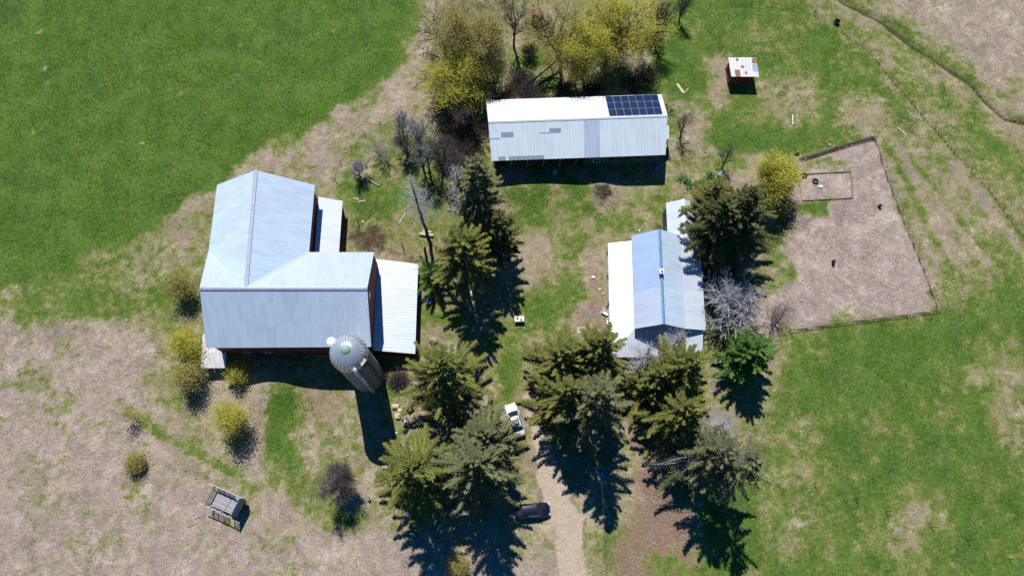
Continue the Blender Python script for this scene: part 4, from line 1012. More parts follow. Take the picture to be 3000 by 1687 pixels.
def conifer(label, base, top, rad, mat='needle', start=.12, seed=0, dens=1., bark='bark_dark', dead=0., name='spruce_tree', cat='spruce', group=None, droop=.25, shape=.95, gap=0., sparse=1., prune=None):
    r = random.Random(seed)
    t = thing(name, label, cat, base, group)
    h = (top-base).length; ax = (top-base)/h
    mb = MB(); pts = [base-UP*.3]+[base+(top-base)*k/8+Vector((r.uniform(-.08, .08), r.uniform(-.08, .08), 0)) for k in range(1, 8)]+[top]
    r0 = .018*h+.04; mb.tube(pts, [r0*(1-k/8.4)**.9+.012 for k in range(9)], 7)
    lf = Leaf(); dl = MB()
    rad *= 1.22; nb = int(h*6.0*dens); ang = r.uniform(0, 6)
    for i in range(nb):
        f = start+(1-start)*((i+.5)/nb)**.92
        zf = f+r.uniform(-.012, .012)
        u = (f-start)/(1-start)
        prof = 1.12*(1-u)**shape*(.55+.45*min(1, u/.18+.25))
        L = rad*prof*r.uniform(.60, 1.25)+.28
        ang += 2.39996+r.uniform(-.35, .35)
        if r.random() < gap*(1-u): continue
        p = base+(top-base)*min(zf, .995)
        out = Vector((math.cos(ang), math.sin(ang), 0))
        if prune and out.dot(prune[0]) > prune[1] and u < .7: L *= .55
        rise = .55*u-droop*(1-u)+r.uniform(-.08, .12)
        # curved limb
        n = max(4, int(L/.42)); P = [p]; dv = (out+UP*(rise+.12)).normalized()
        for k in range(n):
            dv = (dv+UP*((-.10 if k < n*.6 else .14)*(1-.6*u))+Vector((r.uniform(-.09, .09), r.uniform(-.09, .09), 0))).normalized(); P.append(P[-1]+dv*(L/n))
        isdead = r.random() < dead
        mb.tube(P, [max(.012, .022*L*.5*(1-k/(n+.5))+.008) for k in range(n+1)], 3, mi=(1 if isdead else 0), cap=False)
        tone = r.uniform(-.12, .12)
        if isdead:
            for k in range(1, n+1):
                for sgn in (-1, 1):
                    sd = P[k]-P[k-1]; sd.normalize(); lat = sd.cross(UP).normalized()*sgn
                    q = P[k]+ (lat*.7+sd*.6+UP*r.uniform(-.2, .3))*(r.uniform(.3, .55)*L*.35*(1-.5*k/n)+.15)
                    mb.tube([P[k], q], [.012, .005], 3, mi=1, cap=False)
            continue
        for k in range(n):
            a, bq = P[k], P[k+1]; sd = (bq-a).normalized(); lat = sd.cross(UP).normalized(); dn = lat.cross(sd).normalized()
            s_ = (k+.5)/n
            if s_ < .22: continue
            w = (.17*L*(1-s_)**.7*min(1, s_/.3)+.17)
            m = max(2, int(4.6*sparse*(L/n)/.42+.5))
            for j in range(m):
                q = a+(bq-a)*((j+r.random())/m)
                for sgn in (-1, 1):
                    # side twigs, drooping
                    tw = (sd*r.uniform(.5, 1.)+lat*sgn*r.uniform(.5, 1.)-UP*r.uniform(.05, .5)).normalized()
                    LL = w*r.uniform(.7, 1.3); tv = .46+tone+.26*(s_-.5)+r.gauss(0, .10); nn = max(1, int(LL/.22+.5))
                    for e_ in range(nn):
                        q2 = q+tw*LL*(e_/nn)+Vector((r.gauss(0, .03), r.gauss(0, .03), r.gauss(0, .03)))
                        t2 = (tw+Vector((r.gauss(0, .3), r.gauss(0, .3), r.gauss(-.1, .2)))).normalized()
                        lf.quad(q2, t2, rot_about(t2.cross(UP).normalized(), t2, r.uniform(-.7, .7)), r.uniform(.24, .42), r.uniform(.08, .14), tv+.08*(e_/nn-.4)+r.gauss(0, .10))
                    # hanging curtain twigs below the limb, shade painted in as darker tone
                    tw = (sd*r.uniform(.2, .6)+lat*sgn*r.uniform(.1, .6)-UP*r.uniform(.6, 1.1)).normalized()
                    lf.quad(q-UP*.05, tw, rot_about(lat, tw, r.uniform(-1.5, 1.5)), r.uniform(.35, .65), r.uniform(.10, .18), .40+tone+r.gauss(0, .12))
                # needles along the limb top, sunlit look painted in as lighter tone
                for _k in range(2):
                    t2 = (sd+UP*.12+lat*r.gauss(0, .35)).normalized()
                    lf.quad(q+lat*r.gauss(0, .05), t2, rot_about(t2.cross(UP).normalized(), t2, r.uniform(-.3, .3)), r.uniform(.28, .46), r.uniform(.10, .16), .62+tone+.22*(s_-.3)+r.gauss(0, .12))
        e = P[-1]; sd = (P[-1]-P[-2]).normalized(); lat = sd.cross(UP).normalized()
        for sgn in (-1, 0, 1): lf.quad(e-sd*.1, (sd+lat*sgn*.6).normalized(), rot_about(lat, sd, r.uniform(-.5, .5)), r.uniform(.28, .5), .13, .72+tone+r.gauss(0, .1))
    for k in range(14):
        a = r.uniform(0, 6.28); q = top-ax*r.uniform(0, 1.0)
        lf.quad(q, (Vector((math.cos(a), math.sin(a), 0))+UP*1.2).normalized(), Vector((-math.sin(a), math.cos(a), 0)), .4, .12, .7)
    mb.build('trunk', [bark, 'bark_grey'], t, True)
    if lf.V: lf.build('crown', mat, t)
    return t
def branch_rec(r, mb, tips, p, dv, L, rad, lev, maxlev, spread, up, nseg, nkid, wob, mi=0, kidl=(.55, .8), minr=.006):
    P = [p]; q = dv.normalized()
    for k in range(nseg):
        q = (q+Vector((r.uniform(-wob, wob), r.uniform(-wob, wob), r.uniform(-wob, wob)))+UP*up).normalized(); P.append(P[-1]+q*(L/nseg))
    rr = [max(minr, rad*(1-.55*k/nseg)) for k in range(nseg+1)]
    mb.tube(P, rr, 6 if lev == 0 else (4 if lev == 1 else 3), mi=mi, cap=False)
    if lev >= maxlev: tips.append((P[-1], q, P)); return
    n = nkid[min(lev, len(nkid)-1)]; a0 = r.uniform(0, 6.28)
    for k in range(n):
        f = .30+.70*(k+.6)/n if lev else .28+.72*(k+.7)/n
        f = min(f, .99); i = int(f*nseg); s = P[i]+(P[min(i+1, nseg)]-P[i])*(f*nseg-i)
        ax = (P[min(i+1, nseg)]-P[i]).normalized(); u, v = _basis(ax); a = a0+k*2.4+r.uniform(-.4, .4)
        sp = spread*r.uniform(.7, 1.2)*(1.05-.45*f)
        dv2 = ax*math.cos(sp)+(u*math.cos(a)+v*math.sin(a))*math.sin(sp)
        branch_rec(r, mb, tips, s, dv2, L*r.uniform(*kidl)*(1.1-.35*f), rad*(1-.5*f)*.62, lev+1, maxlev, spread, up, max(3, nseg-1), nkid, wob*1.1, mi, kidl, minr)
    tips.append((P[-1], q, P))
def broadleaf(label, base, top, rad, mat=None, seed=0, bark='bark', leaves=1., stems=1, levels=3, name='budding_tree', cat='tree', group=None, kids=(8, 6, 5), size=(.13, .27), up=.05, trunkf=.42, spread=.85, per=17, twigmat=None, loose=1.0, minr=.008, rtrunk=None):
    r = random.Random(seed)
    t = thing(name, label, cat, base, group)
    h = (top-base).length; mb = MB(); tips = []; rad = rad*(1.34 if mat and name != 'budding_shrub' else 1.)
    for sN in range(stems):
        dv = (top-base).normalized()
        if stems > 1:
            a = 2*PI*sN/stems+r.uniform(-.4, .4); dv = (dv+Vector((math.cos(a), math.sin(a), 0))*r.uniform(.25, .5)).normalized()
        b0 = base-UP*.2
        branch_rec(r, mb, tips, b0, dv, h*trunkf*r.uniform(.9, 1.1), rtrunk or (.016*h+.05)/(stems**.4), 0, levels, spread, up, 6, kids, .10, 0, (.5, .78), minr)
    # fit the crown to the wanted width and height
    pts = np.array([tuple(v) for v in mb.v]); b = np.array(base); tp = np.array(top)
    hz = np.percentile(pts[:, 2]-b[2], 99.5); s = h/max(hz, .1)
    rr = np.percentile(np.hypot(pts[:, 0]-b[0]-(tp[0]-b[0])*(pts[:, 2]-b[2])/max(hz, .1), pts[:, 1]-b[1]-(tp[1]-b[1])*(pts[:, 2]-b[2])/max(hz, .1)), 97); sx = rad/max(rr, .1)
    def fit(p):
        zz = (p[2]-b[2]); f = min(1., max(0., zz/(.18*h)))
        k = 1+(sx-1)*f
        return Vector((b[0]+(p[0]-b[0])*k, b[1]+(p[1]-b[1])*k, b[2]+zz*s))
    mb.v = [tuple(fit(p)) for p in mb.v]
    if leaves and mat:
        lf = Leaf()
        for (p, q, P) in tips:
            tone = r.gauss(0, .13)
            for k in range(int(per*leaves*r.uniform(0, 1.32)**1.6*1.55)):
                i = r.randrange(1, len(P)); c = fit(P[i])+Vector((r.gauss(0, loose), r.gauss(0, loose), r.gauss(0, loose*.8)))*.5
                nn = Vector((r.gauss(-.1, .5), r.gauss(.25, .5), 1)).normalized(); u, v = _basis(nn); a = r.uniform(0, 6.28); dv = u*math.cos(a)+v*math.sin(a)
                L = r.uniform(*size); lf.quad(c, dv, nn.cross(dv), L, L*r.uniform(.55, .8), .5+tone+r.gauss(0, .2))
        mb.build('trunk', bark, t); lf.build('crown', mat, t)
    else:
        mb.build('trunk', bark, t)
        # fine outer twigs as the crown
        tw = MB()
        for (p, q, P) in tips:
            for k in range(int(per)):
                i = r.randrange(0, len(P)); c = fit(P[i]); dv = (q*.8+Vector((r.gauss(0, .6), r.gauss(0, .6), r.gauss(.15, .5)))).normalized()
                L = r.uniform(.3, .8)*min(1.2, rad/3.5); m = c+dv*L*.5+Vector((r.gauss(0, .04), r.gauss(0, .04), r.gauss(0, .04)))
                tw.tube([c, m, c+dv*L], [minr*.9, minr*.75, minr*.45], 3, cap=False)
        tw.build('crown', twigmat or bark, t)
    return t
def dead_conifer(label, base, top, rad, seed, bark='bark_dark', dens=1., start=.35, name='dead_tree', group=None, twig='bark_grey', shape=.7):
    r = random.Random(seed); t = thing(name, label, 'dead tree', base, group); h = (top-base).length
    mb = MB(); pts = [base-UP*.3]+[base+(top-base)*k/8+Vector((r.uniform(-.12, .12), r.uniform(-.12, .12), 0)) for k in range(1, 9)]
    mb.tube(pts, [.26*(1-k/9)+.03 for k in range(9)], 7); mb.build('trunk', bark, t, True)
    lb = MB(); n = int(h*6*dens); ang = 0
    for i in range(n):
        f = start+(1-start)*(i+.5)/n; u = (f-start)/(1-start); p = base+(top-base)*f; ang += 2.4+r.uniform(-.5, .5)
        L = rad*((1-u)**shape*.85+.15)*r.uniform(.5, 1.2)*min(1, .5+u*3)
        dv = Vector((math.cos(ang), math.sin(ang), r.uniform(-.25, .25)+.5*u)).normalized(); P = [p]
        for k in range(4): dv = (dv+Vector((r.uniform(-.15, .15), r.uniform(-.15, .15), r.uniform(-.16, .1)))).normalized(); P.append(P[-1]+dv*L/4)
        lb.tube(P, [.045, .036, .028, .02, .012], 3, cap=False)
        for k in range(1, 5):
            for s in (-1, 1):
                if r.random() < .25: continue
                sd = (P[k]-P[k-1]).normalized(); la = sd.cross(UP).normalized()*s; e = P[k]+(sd*.8+la*r.uniform(.4, .9)+UP*r.uniform(-.4, .2)).normalized()*L*r.uniform(.15, .38)
                lb.tube([P[k], (P[k]+e)/2+UP*r.uniform(-.05, .05), e], [.018, .014, .008], 3, cap=False)
    lb.build('branches', twig, t); return t

G_SP = 'tall spruces along the driveway'

def CN(label, tx, ty, h, rad, seed, **k):
    h *= 1.14 if h > 10 else 1.; rad *= 1.08
    b, t = basetop(tx, ty, h, *(k.pop('base', (None, None)))); return conifer(label, b, t, rad, seed=seed, **k)
CN('broad yellow green spruce spreading beside the pale lean-to roof and the log pile', 1293, 1048, 17., 5.4, 1, group=G_SP, dens=.9, gap=.12)
CN('large spruce left of the drive, reaching toward the tip of the silo shadow', 1188, 1372, 18., 5.4, 2, group=G_SP)
CN('greyish spruce beside the driveway standing over the dark parked car', 1392, 1345, 19., 5.4, 3, group=G_SP, mat='needle_grey')
CN('greyish spruce overhanging the rear of the white parked car', 1408, 1265, 14.5, 5.0, 4, group=G_SP, mat='needle_grey')
CN('bushy spruce nearest the lawn, at the top of the drive left of the porch corner', 1660, 1020, 13., 4.6, 5, group=G_SP)
CN('pointed spruce whose leaders overlap the white porch roof corner', 1778, 985, 15.5, 3.9, 6, group=G_SP)
CN('tall spruce over the drive with pale twigs near its top', 1772, 1140, 19.5, 5.2, 7, group=G_SP, mat='needle_grey', dead=.05)
CN('dark spruce casting shade over the toys beside the drive', 1668, 1130, 15., 4.4, 8, group=G_SP, mat='needle')
CN('wide spruce in front of the farmhouse porch, yellow green at its tips', 2040, 1048, 15.5, 5.2, 9, group=G_SP)
CN('slim spruce between the bare grey snags and the porch', 1945, 1085, 12., 3.3, 10, group=G_SP)
CN('half dead spruce with bleached grey limbs, below the wide porch spruce', 2142, 1305, 17.5, 5.4, 11, group=G_SP, mat='needle_grey', dead=.38, sparse=1.)
CN('thin spruce at the edge of the green field with a bare lower trunk', 2215, 1345, 17., 4.2, 12, group=G_SP, mat='needle_grey', dead=.3, start=.4, gap=.35, sparse=.55, base=(2088, 1392))
CN('dark spruce filling the gap between the wide porch spruce and the half dead one', 2030, 1185, 14.5, 4.4, 21, group=G_SP)
CN('round fresh green pine standing alone at the field edge', 2225, 1020, 9.5, 2.7, 13, mat='pine', name='pine_tree', cat='pine', start=.08, shape=.42, dens=2.2, droop=-.1)
GH = 'dark spruces behind the farmhouse'
CN('dark spruce touching the farmhouse roof with its shadow', 2130, 585, 15., 5.5, 14, group=GH, mat='needle_dark', base=(2082, 735))
CN('dark spruce next to the yellow green tree by the fenced plot', 2212, 556, 16., 5.0, 15, group=GH, mat='needle_dark', base=(2135, 715))
CN('dark spruce leaning over the small rear wing of the farmhouse', 2105, 540, 12.5, 4.2, 16, group=GH, mat='needle', base=(2078, 650))
GY = 'evergreens in the tree yard'
CN('narrow tall evergreen at the corner of the long shed', 1396, 470, 17., 2.9, 17, group=GY, mat='needle_grey', start=.14, shape=.55, name='evergreen_tree', cat='evergreen')
CN('low dark evergreen with bare trunk right of the dead snag', 1352, 700, 14.5, 3.5, 18, group=GY, start=.3, shape=.5, name='evergreen_tree', cat='evergreen')
CN('dark narrow evergreen at the lawn edge below the long shed corner', 1462, 632, 12., 2.4, 19, group=GY, mat='needle_dark', name='evergreen_tree', cat='evergreen', shape=.55)
CN('small green evergreen bush beside the pale lean-to roof', 1262, 792, 4.5, 2.3, 20, group=GY, mat='pine', name='evergreen_bush', cat='evergreen', shape=.5)

def DC(label, tx, ty, h, rad, seed, **k):
    b, t = basetop(tx, ty, h, *(k.pop('base', (None, None)))); return dead_conifer(label, b, t, rad, seed, **k)
DC('leaning dead snag with dark trunk crossing the two peeled logs', 1200, 522, 16.5, 3.1, 31, base=(1263, 716), start=.42)
DC('dead tree with silvery branches beside the narrow tall evergreen', 1334, 492, 14.5, 3.4, 32, base=(1372, 668), start=.3, dens=1.2)
DC('bleached bare snag over the porch eave, left of its twin', 1906, 1012, 12.5, 3.4, 33, base=(1855, 1105), start=.3, dens=1.3, bark='bark_grey')
DC('bleached bare snag against the dark gable of the farmhouse', 1996, 978, 12., 3.0, 34, base=(1940, 1062), start=.3, dens=1.2, bark='bark_grey')
DC('bleached dead top rising beside the half dead spruce', 2128, 1232, 12.5, 2.6, 35, base=(2060, 1288), start=.45, dens=1.6, bark='bark_grey', shape=.35)

def B(label, tx, ty, h, rad, seed, **k):
    b, t = basetop(tx, ty, h, *(k.pop('base', (None, None)))); return broadleaf(label, b, t, rad, seed=seed, **k)
GB = 'budding trees behind the long shed'
B('big rounded yellow green tree at the west end of the long shed', 1334, 178, 9.2, 4.7, 41, mat='bud', leaves=2.5, group=GB, base=(1345, 305), kids=(9, 7, 5))
B('olive budding tree behind the rounded yellow green one', 1412, 45, 13., 4.4, 42, mat='bud_olive', leaves=2.4, group=GB, base=(1420, 236), kids=(9, 6, 5))
B('pale grey green budding tree at the field edge', 1288, 20, 10.5, 4.0, 43, mat='bud_grey', leaves=1.8, group=GB, base=(1305, 160), kids=(8, 6, 5))
B('thin forked tree with dark trunk right of the tiny rusty shed', 1650, 20, 13.5, 4.2, 44, mat='bud_olive', leaves=1.2, group=GB, base=(1642, 215), bark='bark_dark', kids=(8, 6, 5))
B('bright yellow green tree behind the middle of the shed roof', 1742, 70, 11.5, 3.8, 45, mat='bud', leaves=2.6, group=GB, base=(1704, 225), kids=(8, 6, 5))
B('bright yellow green tree at the pasture edge above the solar panels', 1846, 14, 13., 4.5, 46, mat='bud', leaves=2.6, group=GB, base=(1802, 190), kids=(9, 6, 5))
B('olive tree partly hidden between the two bright yellow green ones', 1800, 95, 8., 3.2, 47, mat='bud_olive', leaves=1.8, group=GB, base=(1768, 205), kids=(7, 6, 5))
B('dull budding tree over the brush pile behind the shed', 1452, 175, 8.5, 2.9, 48, mat='bud_olive', leaves=.7, group=GB, base=(1448, 285), kids=(7, 6, 4))
B('thin olive sapling just above the white shed roof', 1705, 200, 6.5, 2.0, 64, mat='bud_olive', leaves=.6, group=GB, base=(1683, 252), kids=(7, 5, 4))
B('yellow green tree at the corner of the fenced dead grass plot', 2285, 452, 8.5, 3.7, 49, mat='bud', leaves=2.2, group='yellow green trees', base=(2238, 555), kids=(9, 6, 5))
GS = 'budding shrubs west of the barn'
sh = dict(name='budding_shrub', cat='shrub', stems=5, levels=2, kids=(7, 6), trunkf=.6, spread=.95, per=15, rtrunk=.05, size=(.10, .22), minr=.011)
B('budding shrub against the barn wall below the valley of the roofs', 516, 815, 4.8, 2.2, 50, mat='bud_olive', leaves=1.2, group=GS, base=(545, 868), **sh)
B('yellow green shrub beside the low white shed, upper of a pair', 530, 988, 4.8, 2.3, 51, mat='bud', leaves=1.6, group=GS, base=(560, 1040), **sh)
B('yellow green shrub beside the low white shed, lower of a pair', 540, 1072, 4.6, 2.0, 52, mat='bud_olive', leaves=1.5, group=GS, base=(566, 1118), **sh)
B('round yellow green shrub in front of the barn shadow', 668, 1185, 5.2, 2.4, 53, mat='bud', leaves=1.5, group=GS, base=(690, 1262), **sh)
B('small leafy shrub in the barn shade next to the low white shed', 688, 1080, 3., 1.3, 54, mat='bud', leaves=.7, group=GS, base=(700, 1110), **sh)
B('small yellow green shrub at the tip of the big spruce shadows', 1342, 1645, 2.6, .75, 55, mat='bud_olive', leaves=.9, group=GS, base=(1345, 1660), **sh)
B('tiny round shrub alone in the dead grass', 394, 1345, 1.5, .5, 56, mat='bud_olive', leaves=1.2, group=GS, base=(402, 1362), **sh)
B('thin olive sapling in the dead grass left of the barn shrubs', 378, 1190, 3.4, .8, 57, mat='bud_olive', leaves=.35, group=GS, base=(392, 1226), **{**sh, 'stems': 2})
B('brown green bush below the yellow green tree at the plot corner', 2286, 590, 3.4, 2.0, 58, mat='bud_olive', leaves=.5, group=GS, base=(2280, 622), **sh)
GN = 'bare trees'
bt = dict(name='bare_tree', cat='bare tree', group=GN, levels=3)
B('round bare tree with pale radiating limbs beside the farmhouse corner', 2176, 872, 8.5, 4.7, 61, bark='bark_grey', twigmat='bark_grey', per=4, kids=(11, 7, 5), trunkf=.40, spread=1.05, base=(2135, 965), minr=.022, **bt)
B('purplish bare crab tree left of the big spruces', 985, 1340, 6.6, 3.4, 62, bark='bark_dark', twigmat='twig', per=9, stems=3, kids=(8, 6, 5), trunkf=.45, base=(1000, 1440), minr=.012, **bt)
B('faint bare shrub with thin grey twigs right of the round bare tree', 2285, 905, 3.4, 2.4, 63, bark='twig', twigmat='twig', per=5, stems=5, kids=(7, 5), trunkf=.6, base=(2268, 955), name='bare_shrub', cat='shrub', levels=2, group='bare shrubs', minr=.008)
B('bare tree with pale branches at the edge of the dead grass strip', 1205, 330, 9.5, 3.2, 65, bark='bark', twigmat='bark_grey', per=4, kids=(8, 6, 5), base=(1240, 490), minr=.011, **bt)
B('bare tree with dark double trunk left of the brush thicket', 1272, 350, 9.5, 2.7, 66, bark='bark_dark', twigmat='twig', per=4, stems=2, kids=(7, 6, 5), base=(1298, 500), minr=.010, **bt)
B('split apple tree with broken pale limbs in the tree yard', 1098, 420, 4., 2.6, 67, bark='bark_pale', twigmat='bark_grey', per=4, stems=4, kids=(7, 5), trunkf=.7, spread=1.0, base=(1130, 474), name='bare_tree', cat='bare tree', group=GN, levels=2, minr=.011)
B('small bare tree with crooked trunk near the east end of the long shed', 2004, 330, 6., 1.9, 68, bark='bark_dark', twigmat='twig', per=5, kids=(7, 6, 4), base=(1992, 408), minr=.009, **bt)
B('small bare tree above the blue and white chair', 2146, 428, 4.6, 1.7, 69, bark='bark_dark', twigmat='twig', per=5, kids=(7, 5, 4), base=(2116, 492), minr=.009, **bt)
B('dark bare tree at the top edge left of the tiny rusty shed', 1505, -20, 11.5, 2.8, 70, bark='bark_dark', twigmat='twig_dark', per=6, kids=(8, 6, 5), base=(1506, 138), minr=.012, **bt)
B('dark bare tree at the pasture edge, top of the wood', 1945, -15, 10., 2.4, 71, bark='bark_dark', twigmat='twig_dark', per=7, kids=(8, 6, 5), base=(1915, 130), minr=.012, **bt)
B('dark bare sapling by the pasture fence at the top', 2000, -5, 5.5, 1.8, 72, bark='bark_dark', twigmat='twig_dark', per=6, kids=(8, 6, 4), base=(1990, 62), minr=.01, **bt)
for i, (tx, ty, h, rr, bx, by, bk, tw, lab) in enumerate([
    (1165, 300, 7., 2.6, 1190, 440, 'bark', 'bark_grey', 'pale twiggy bare tree beside the dry strip, left of its taller neighbour'),
    (1235, 395, 8., 2.6, 1262, 520, 'bark_dark', 'bark_grey', 'bare tree with pale top just behind the dead snag'),
    (1318, 420, 7.5, 2.4, 1335, 535, 'bark_dark', 'twig', 'dark stemmed bare tree above the silvery dead tree'),
    (1180, 385, 5., 2.2, 1195, 470, 'twig', 'twig', 'low spreading bare tree between the apple tree and the thicket'),
    (1345, 300, 6., 2.4, 1352, 400, 'twig', 'twig', 'purplish bare tree at the west wall of the long shed'),
    (1040, 470, 3.4, 2.0, 1055, 520, 'bark_pale', 'bark_grey', 'small pale bare tree by the old wire fence')]):
    B(lab, tx, ty, h, rr, 80+i, bark=bk, twigmat=tw, per=7, kids=(8, 6, 5), base=(bx, by), minr=.013, **bt)
GT = 'bare thicket shrubs'
tk = dict(name='thicket_shrub', cat='shrub', bark='twig_dark', twigmat='twig_dark', stems=7, levels=2, kids=(7, 6), trunkf=.65, spread=.9, per=9, rtrunk=.04, minr=.011, group=GT)
for i, (x, y, h, rr, lab) in enumerate([
    (1385, 360, 3.6, 2.4, 'dark thicket shrub touching the west wall of the long shed'),
    (1340, 420, 3.4, 2.3, 'dark thicket shrub in the middle of the brush beside the shed'),
    (1375, 450, 3., 2.0, 'dark thicket shrub nearest the corner of the long shed'),
    (1322, 350, 3.2, 2.2, 'dark thicket shrub under the rounded yellow green tree'),
    (1480, 262, 2.6, 2.2, 'low purplish brush heap behind the west end of the shed'),
    (1555, 268, 2.2, 2.0, 'low purplish brush heap beside the fallen limb'),
    (1740, 258, 1.8, 2.0, 'shaded brush close behind the middle of the shed roof'),
    (1850, 240, 2., 2.2, 'shaded brush behind the solar panels'),
    (1900, 200, 3.4, 2.2, 'shaded brush at the pasture edge of the wood'),
    (1605, 75, 1.8, 1.5, 'dark twiggy brush in front of the tiny rusty shed'),
    (1555, 470-330, 2.2, 1.4, 'twiggy brush between the tiny rusty shed and the bare tree'),
    (1925, 85, 3.2, 2.0, 'dark brush below the bare tree at the top of the wood'),
    (1440, 140, 3., 2.0, 'brown brush among the olive trees'),
    (1420, 225, 2.4, 2.2, 'brown brush between the rounded tree and the shed roof'),
    (1520, 225, 2., 2.2, 'pale purplish brush left of the fallen limb'),
    (1660, 250, 2.2, 2., 'dark brush at the foot of the forked tree'),
    (1290, 290, 2.6, 2.2, 'brush at the foot of the rounded yellow green tree'),
    (1300, 455, 2.6, 2., 'low dark brush between the two dark stemmed bare trees'),
    (2446, 765, .8, .25, 'small dark weed clump standing in the middle of the dead grass plot'),
    (2582, 600, .7, .22, 'small dark weed clump near the right fence of the dead grass plot'),
    (2300, 545, 2., 1.6, 'dark brush at the top corner of the old raised bed'),
    (2310, 600, 2., 1.8, 'greyish brush below the old raised bed'),
    (1165, 1108, 1.4, 1.6, 'dark low brush between the silo and the spreading spruce')]):
    b, t = basetop(x, y, h); broadleaf(lab, b, t, rr, seed=100+i, **tk)
# ------------------------------------------------------------------ cars
def make_car(label, cat_, loc, ang, L, W, paint, hood=1.15, trunk=.75, name='parked_car', roofh=1.47):
    """x forward; lofted body, glasshouse, wheels; built at the origin then placed"""
    loc = Vector(loc); t = thing(name, label, cat_, loc)
    ca, sa = math.cos(ang), math.sin(ang)
    def T(x, y, zz): return loc+Vector((x*ca-y*sa, x*sa+y*ca, zz))
    hl, hw = L/2, W/2
    def wid(x):
        s = abs(x)/hl; return hw*(1-.30*s**7)*(1 if s < .97 else .93)
    def topz(x):
        if x > hl-hood: return .72+.26*min(1, (hl-x)/hood)**.6
        if x < -hl+trunk: return .80+.20*min(1, (x+hl)/trunk)**.5
        return 1.0
    xs = list(np.linspace(-hl, hl, 27)); mb = MB(); ring = []
    for x in xs:
        e = min(1, (hl-abs(x))/.22); w = wid(x)*(.82+.18*e**.5); zt = topz(x)*(.86+.14*e**.5); zb = .22+.12*(1-e)
        ring.append([(x, -w*.86, zb), (x, -w*.99, .42), (x, -w, .66), (x, -w*.965, zt-.12), (x, -w*.90, zt-.03), (x, -w*.55, zt+.015), (x, 0, zt+.03), (x, w*.55, zt+.015), (x, w*.90, zt-.03), (x, w*.965, zt-.12), (x, w, .66), (x, w*.99, .42), (x, w*.86, zb)])
    n = len(ring[0]); base = len(mb.v)
    for r_ in ring:
        for p in r_: mb.v.append(tuple(T(*p)))
    for i in range(len(xs)-1):
        for j in range(n-1):
            mb.f.append((base+i*n+j, base+i*n+j+1, base+(i+1)*n+j+1, base+(i+1)*n+j)[::-1]); mb.m.append(0); mb.uv.append([(0, 0)]*4); mb.var.append(.5)
        mb.f.append((base+i*n, base+(i+1)*n, base+(i+1)*n+n-1, base+i*n+n-1)); mb.m.append(0); mb.uv.append([(0, 0)]*4); mb.var.append(.5)
    mb.f.append(tuple(base+j for j in range(n))); mb.m.append(0); mb.uv.append([(0, 0)]*n); mb.var.append(.5)
    mb.f.append(tuple(base+(len(xs)-1)*n+j for j in range(n))[::-1]); mb.m.append(0); mb.uv.append([(0, 0)]*n); mb.var.append(.5)
    body = mb.build('body', paint, t, True)
    # glasshouse
    xa, xb, xc, xd = hl-hood+.02, hl-hood-.72, -hl+trunk+.55, -hl+trunk-.02
    wb_, wt = hw*.88, hw*.66; zb = 1.0; zr = roofh
    def strip(pa, pb, mname, nm, k=8, crown=.05):
        m_ = MB()
        for i in range(k):
            s0, s1 = -1+2*i/k, -1+2*(i+1)/k
            def P(p, s): return T(p[0]-(.10*s*s*p[3]), p[1]*s, p[2]-crown*s*s)
            m_.face([P(pa, s0), P(pa, s1), P(pb, s1), P(pb, s0)])
        return m_.build(nm, mname, t, True)
    strip((xa, wb_, zb+.03, 1.3), (xb, wt, zr-.02, .8), 'glass', 'windscreen')
    strip((xd, wb_, zb+.03, -1.), (xc, wt, zr-.02, -.6), 'glass', 'rear_window')
    m_ = MB(); kx = 8
    for i in range(kx):
        for j in range(8):
            x0, x1 = xc+(xb-xc)*i/kx, xc+(xb-xc)*(i+1)/kx; s0, s1 = -1+2*j/8, -1+2*(j+1)/8
            def Q(x, s):
                q = (x-xc)/(xb-xc); return T(x-(.08*s*s if q > .95 else (-.06*s*s if q < .05 else 0)), wt*s, zr-.06*s*s+.03*math.sin(PI*q))
            m_.face([Q(x0, s0), Q(x1, s0), Q(x1, s1), Q(x0, s1)])
    m_.build('roof', paint, t, True)
    for s in (-1, 1):
        m_ = MB(); f = [T(xa-.12, wb_*s, zb-.03), T(xb-.08, wt*s, zr-.075), T(xc+.06, wt*s, zr-.075), T(xd+.12, wb_*s, zb-.03)]
        m_.face(f if s > 0 else f[::-1]); m_.build('side_window', 'glass', t)
        for (p0, p1) in (((xa-.10, wb_*s, zb), (xb-.06, (wt+.01)*s, zr-.06)), ((xd+.10, wb_*s, zb), (xc+.05, (wt+.01)*s, zr-.06)), (((xb+xc)/2, wb_*s*1.0, zb-.02), ((xb+xc)/2, (wt+.01)*s, zr-.06))):
            m_ = MB(); m_.beam(T(*p0), T(*p1), .07, .05); m_.build('pillar', paint, t)
        m_ = MB(); c0 = T(xa-.25, (hw+.08)*s, 1.02); m_.ball(c0, .12, 8, 0, (.8, 1, .7)); m_.build('mirror', paint, t, True)
        m_ = MB(); m_.ball(T(hl-.16, hw*.66*s, .70), .17, 8, 0, (.9, 1.1, .45)); m_.build('headlight', 'white_plastic', t, True)
        m_ = MB(); m_.ball(T(-hl+.12, hw*.68*s, .78), .15, 8, 0, (.7, 1.2, .6)); m_.build('taillight', 'red_plastic', t, True)
        for x in (hl-.92, -hl+.95):
            m_ = MB(); pa, pb = T(x, (hw-.20)*s, .33), T(x, (hw+.0)*s, .33); m_.tube([pa, lerp(pa, pb, .1), lerp(pa, pb, .9), pb], [.28, .33, .33, .28], 18); ty = m_.build('wheel', 'rubber', t, True)
            m_ = MB(); m_.tube([lerp(pa, pb, .9), lerp(pa, pb, 1.04)], [.22, .19], 14); ri = m_.build('rim', 'alloy', t, True); ri.parent = ty
    return t
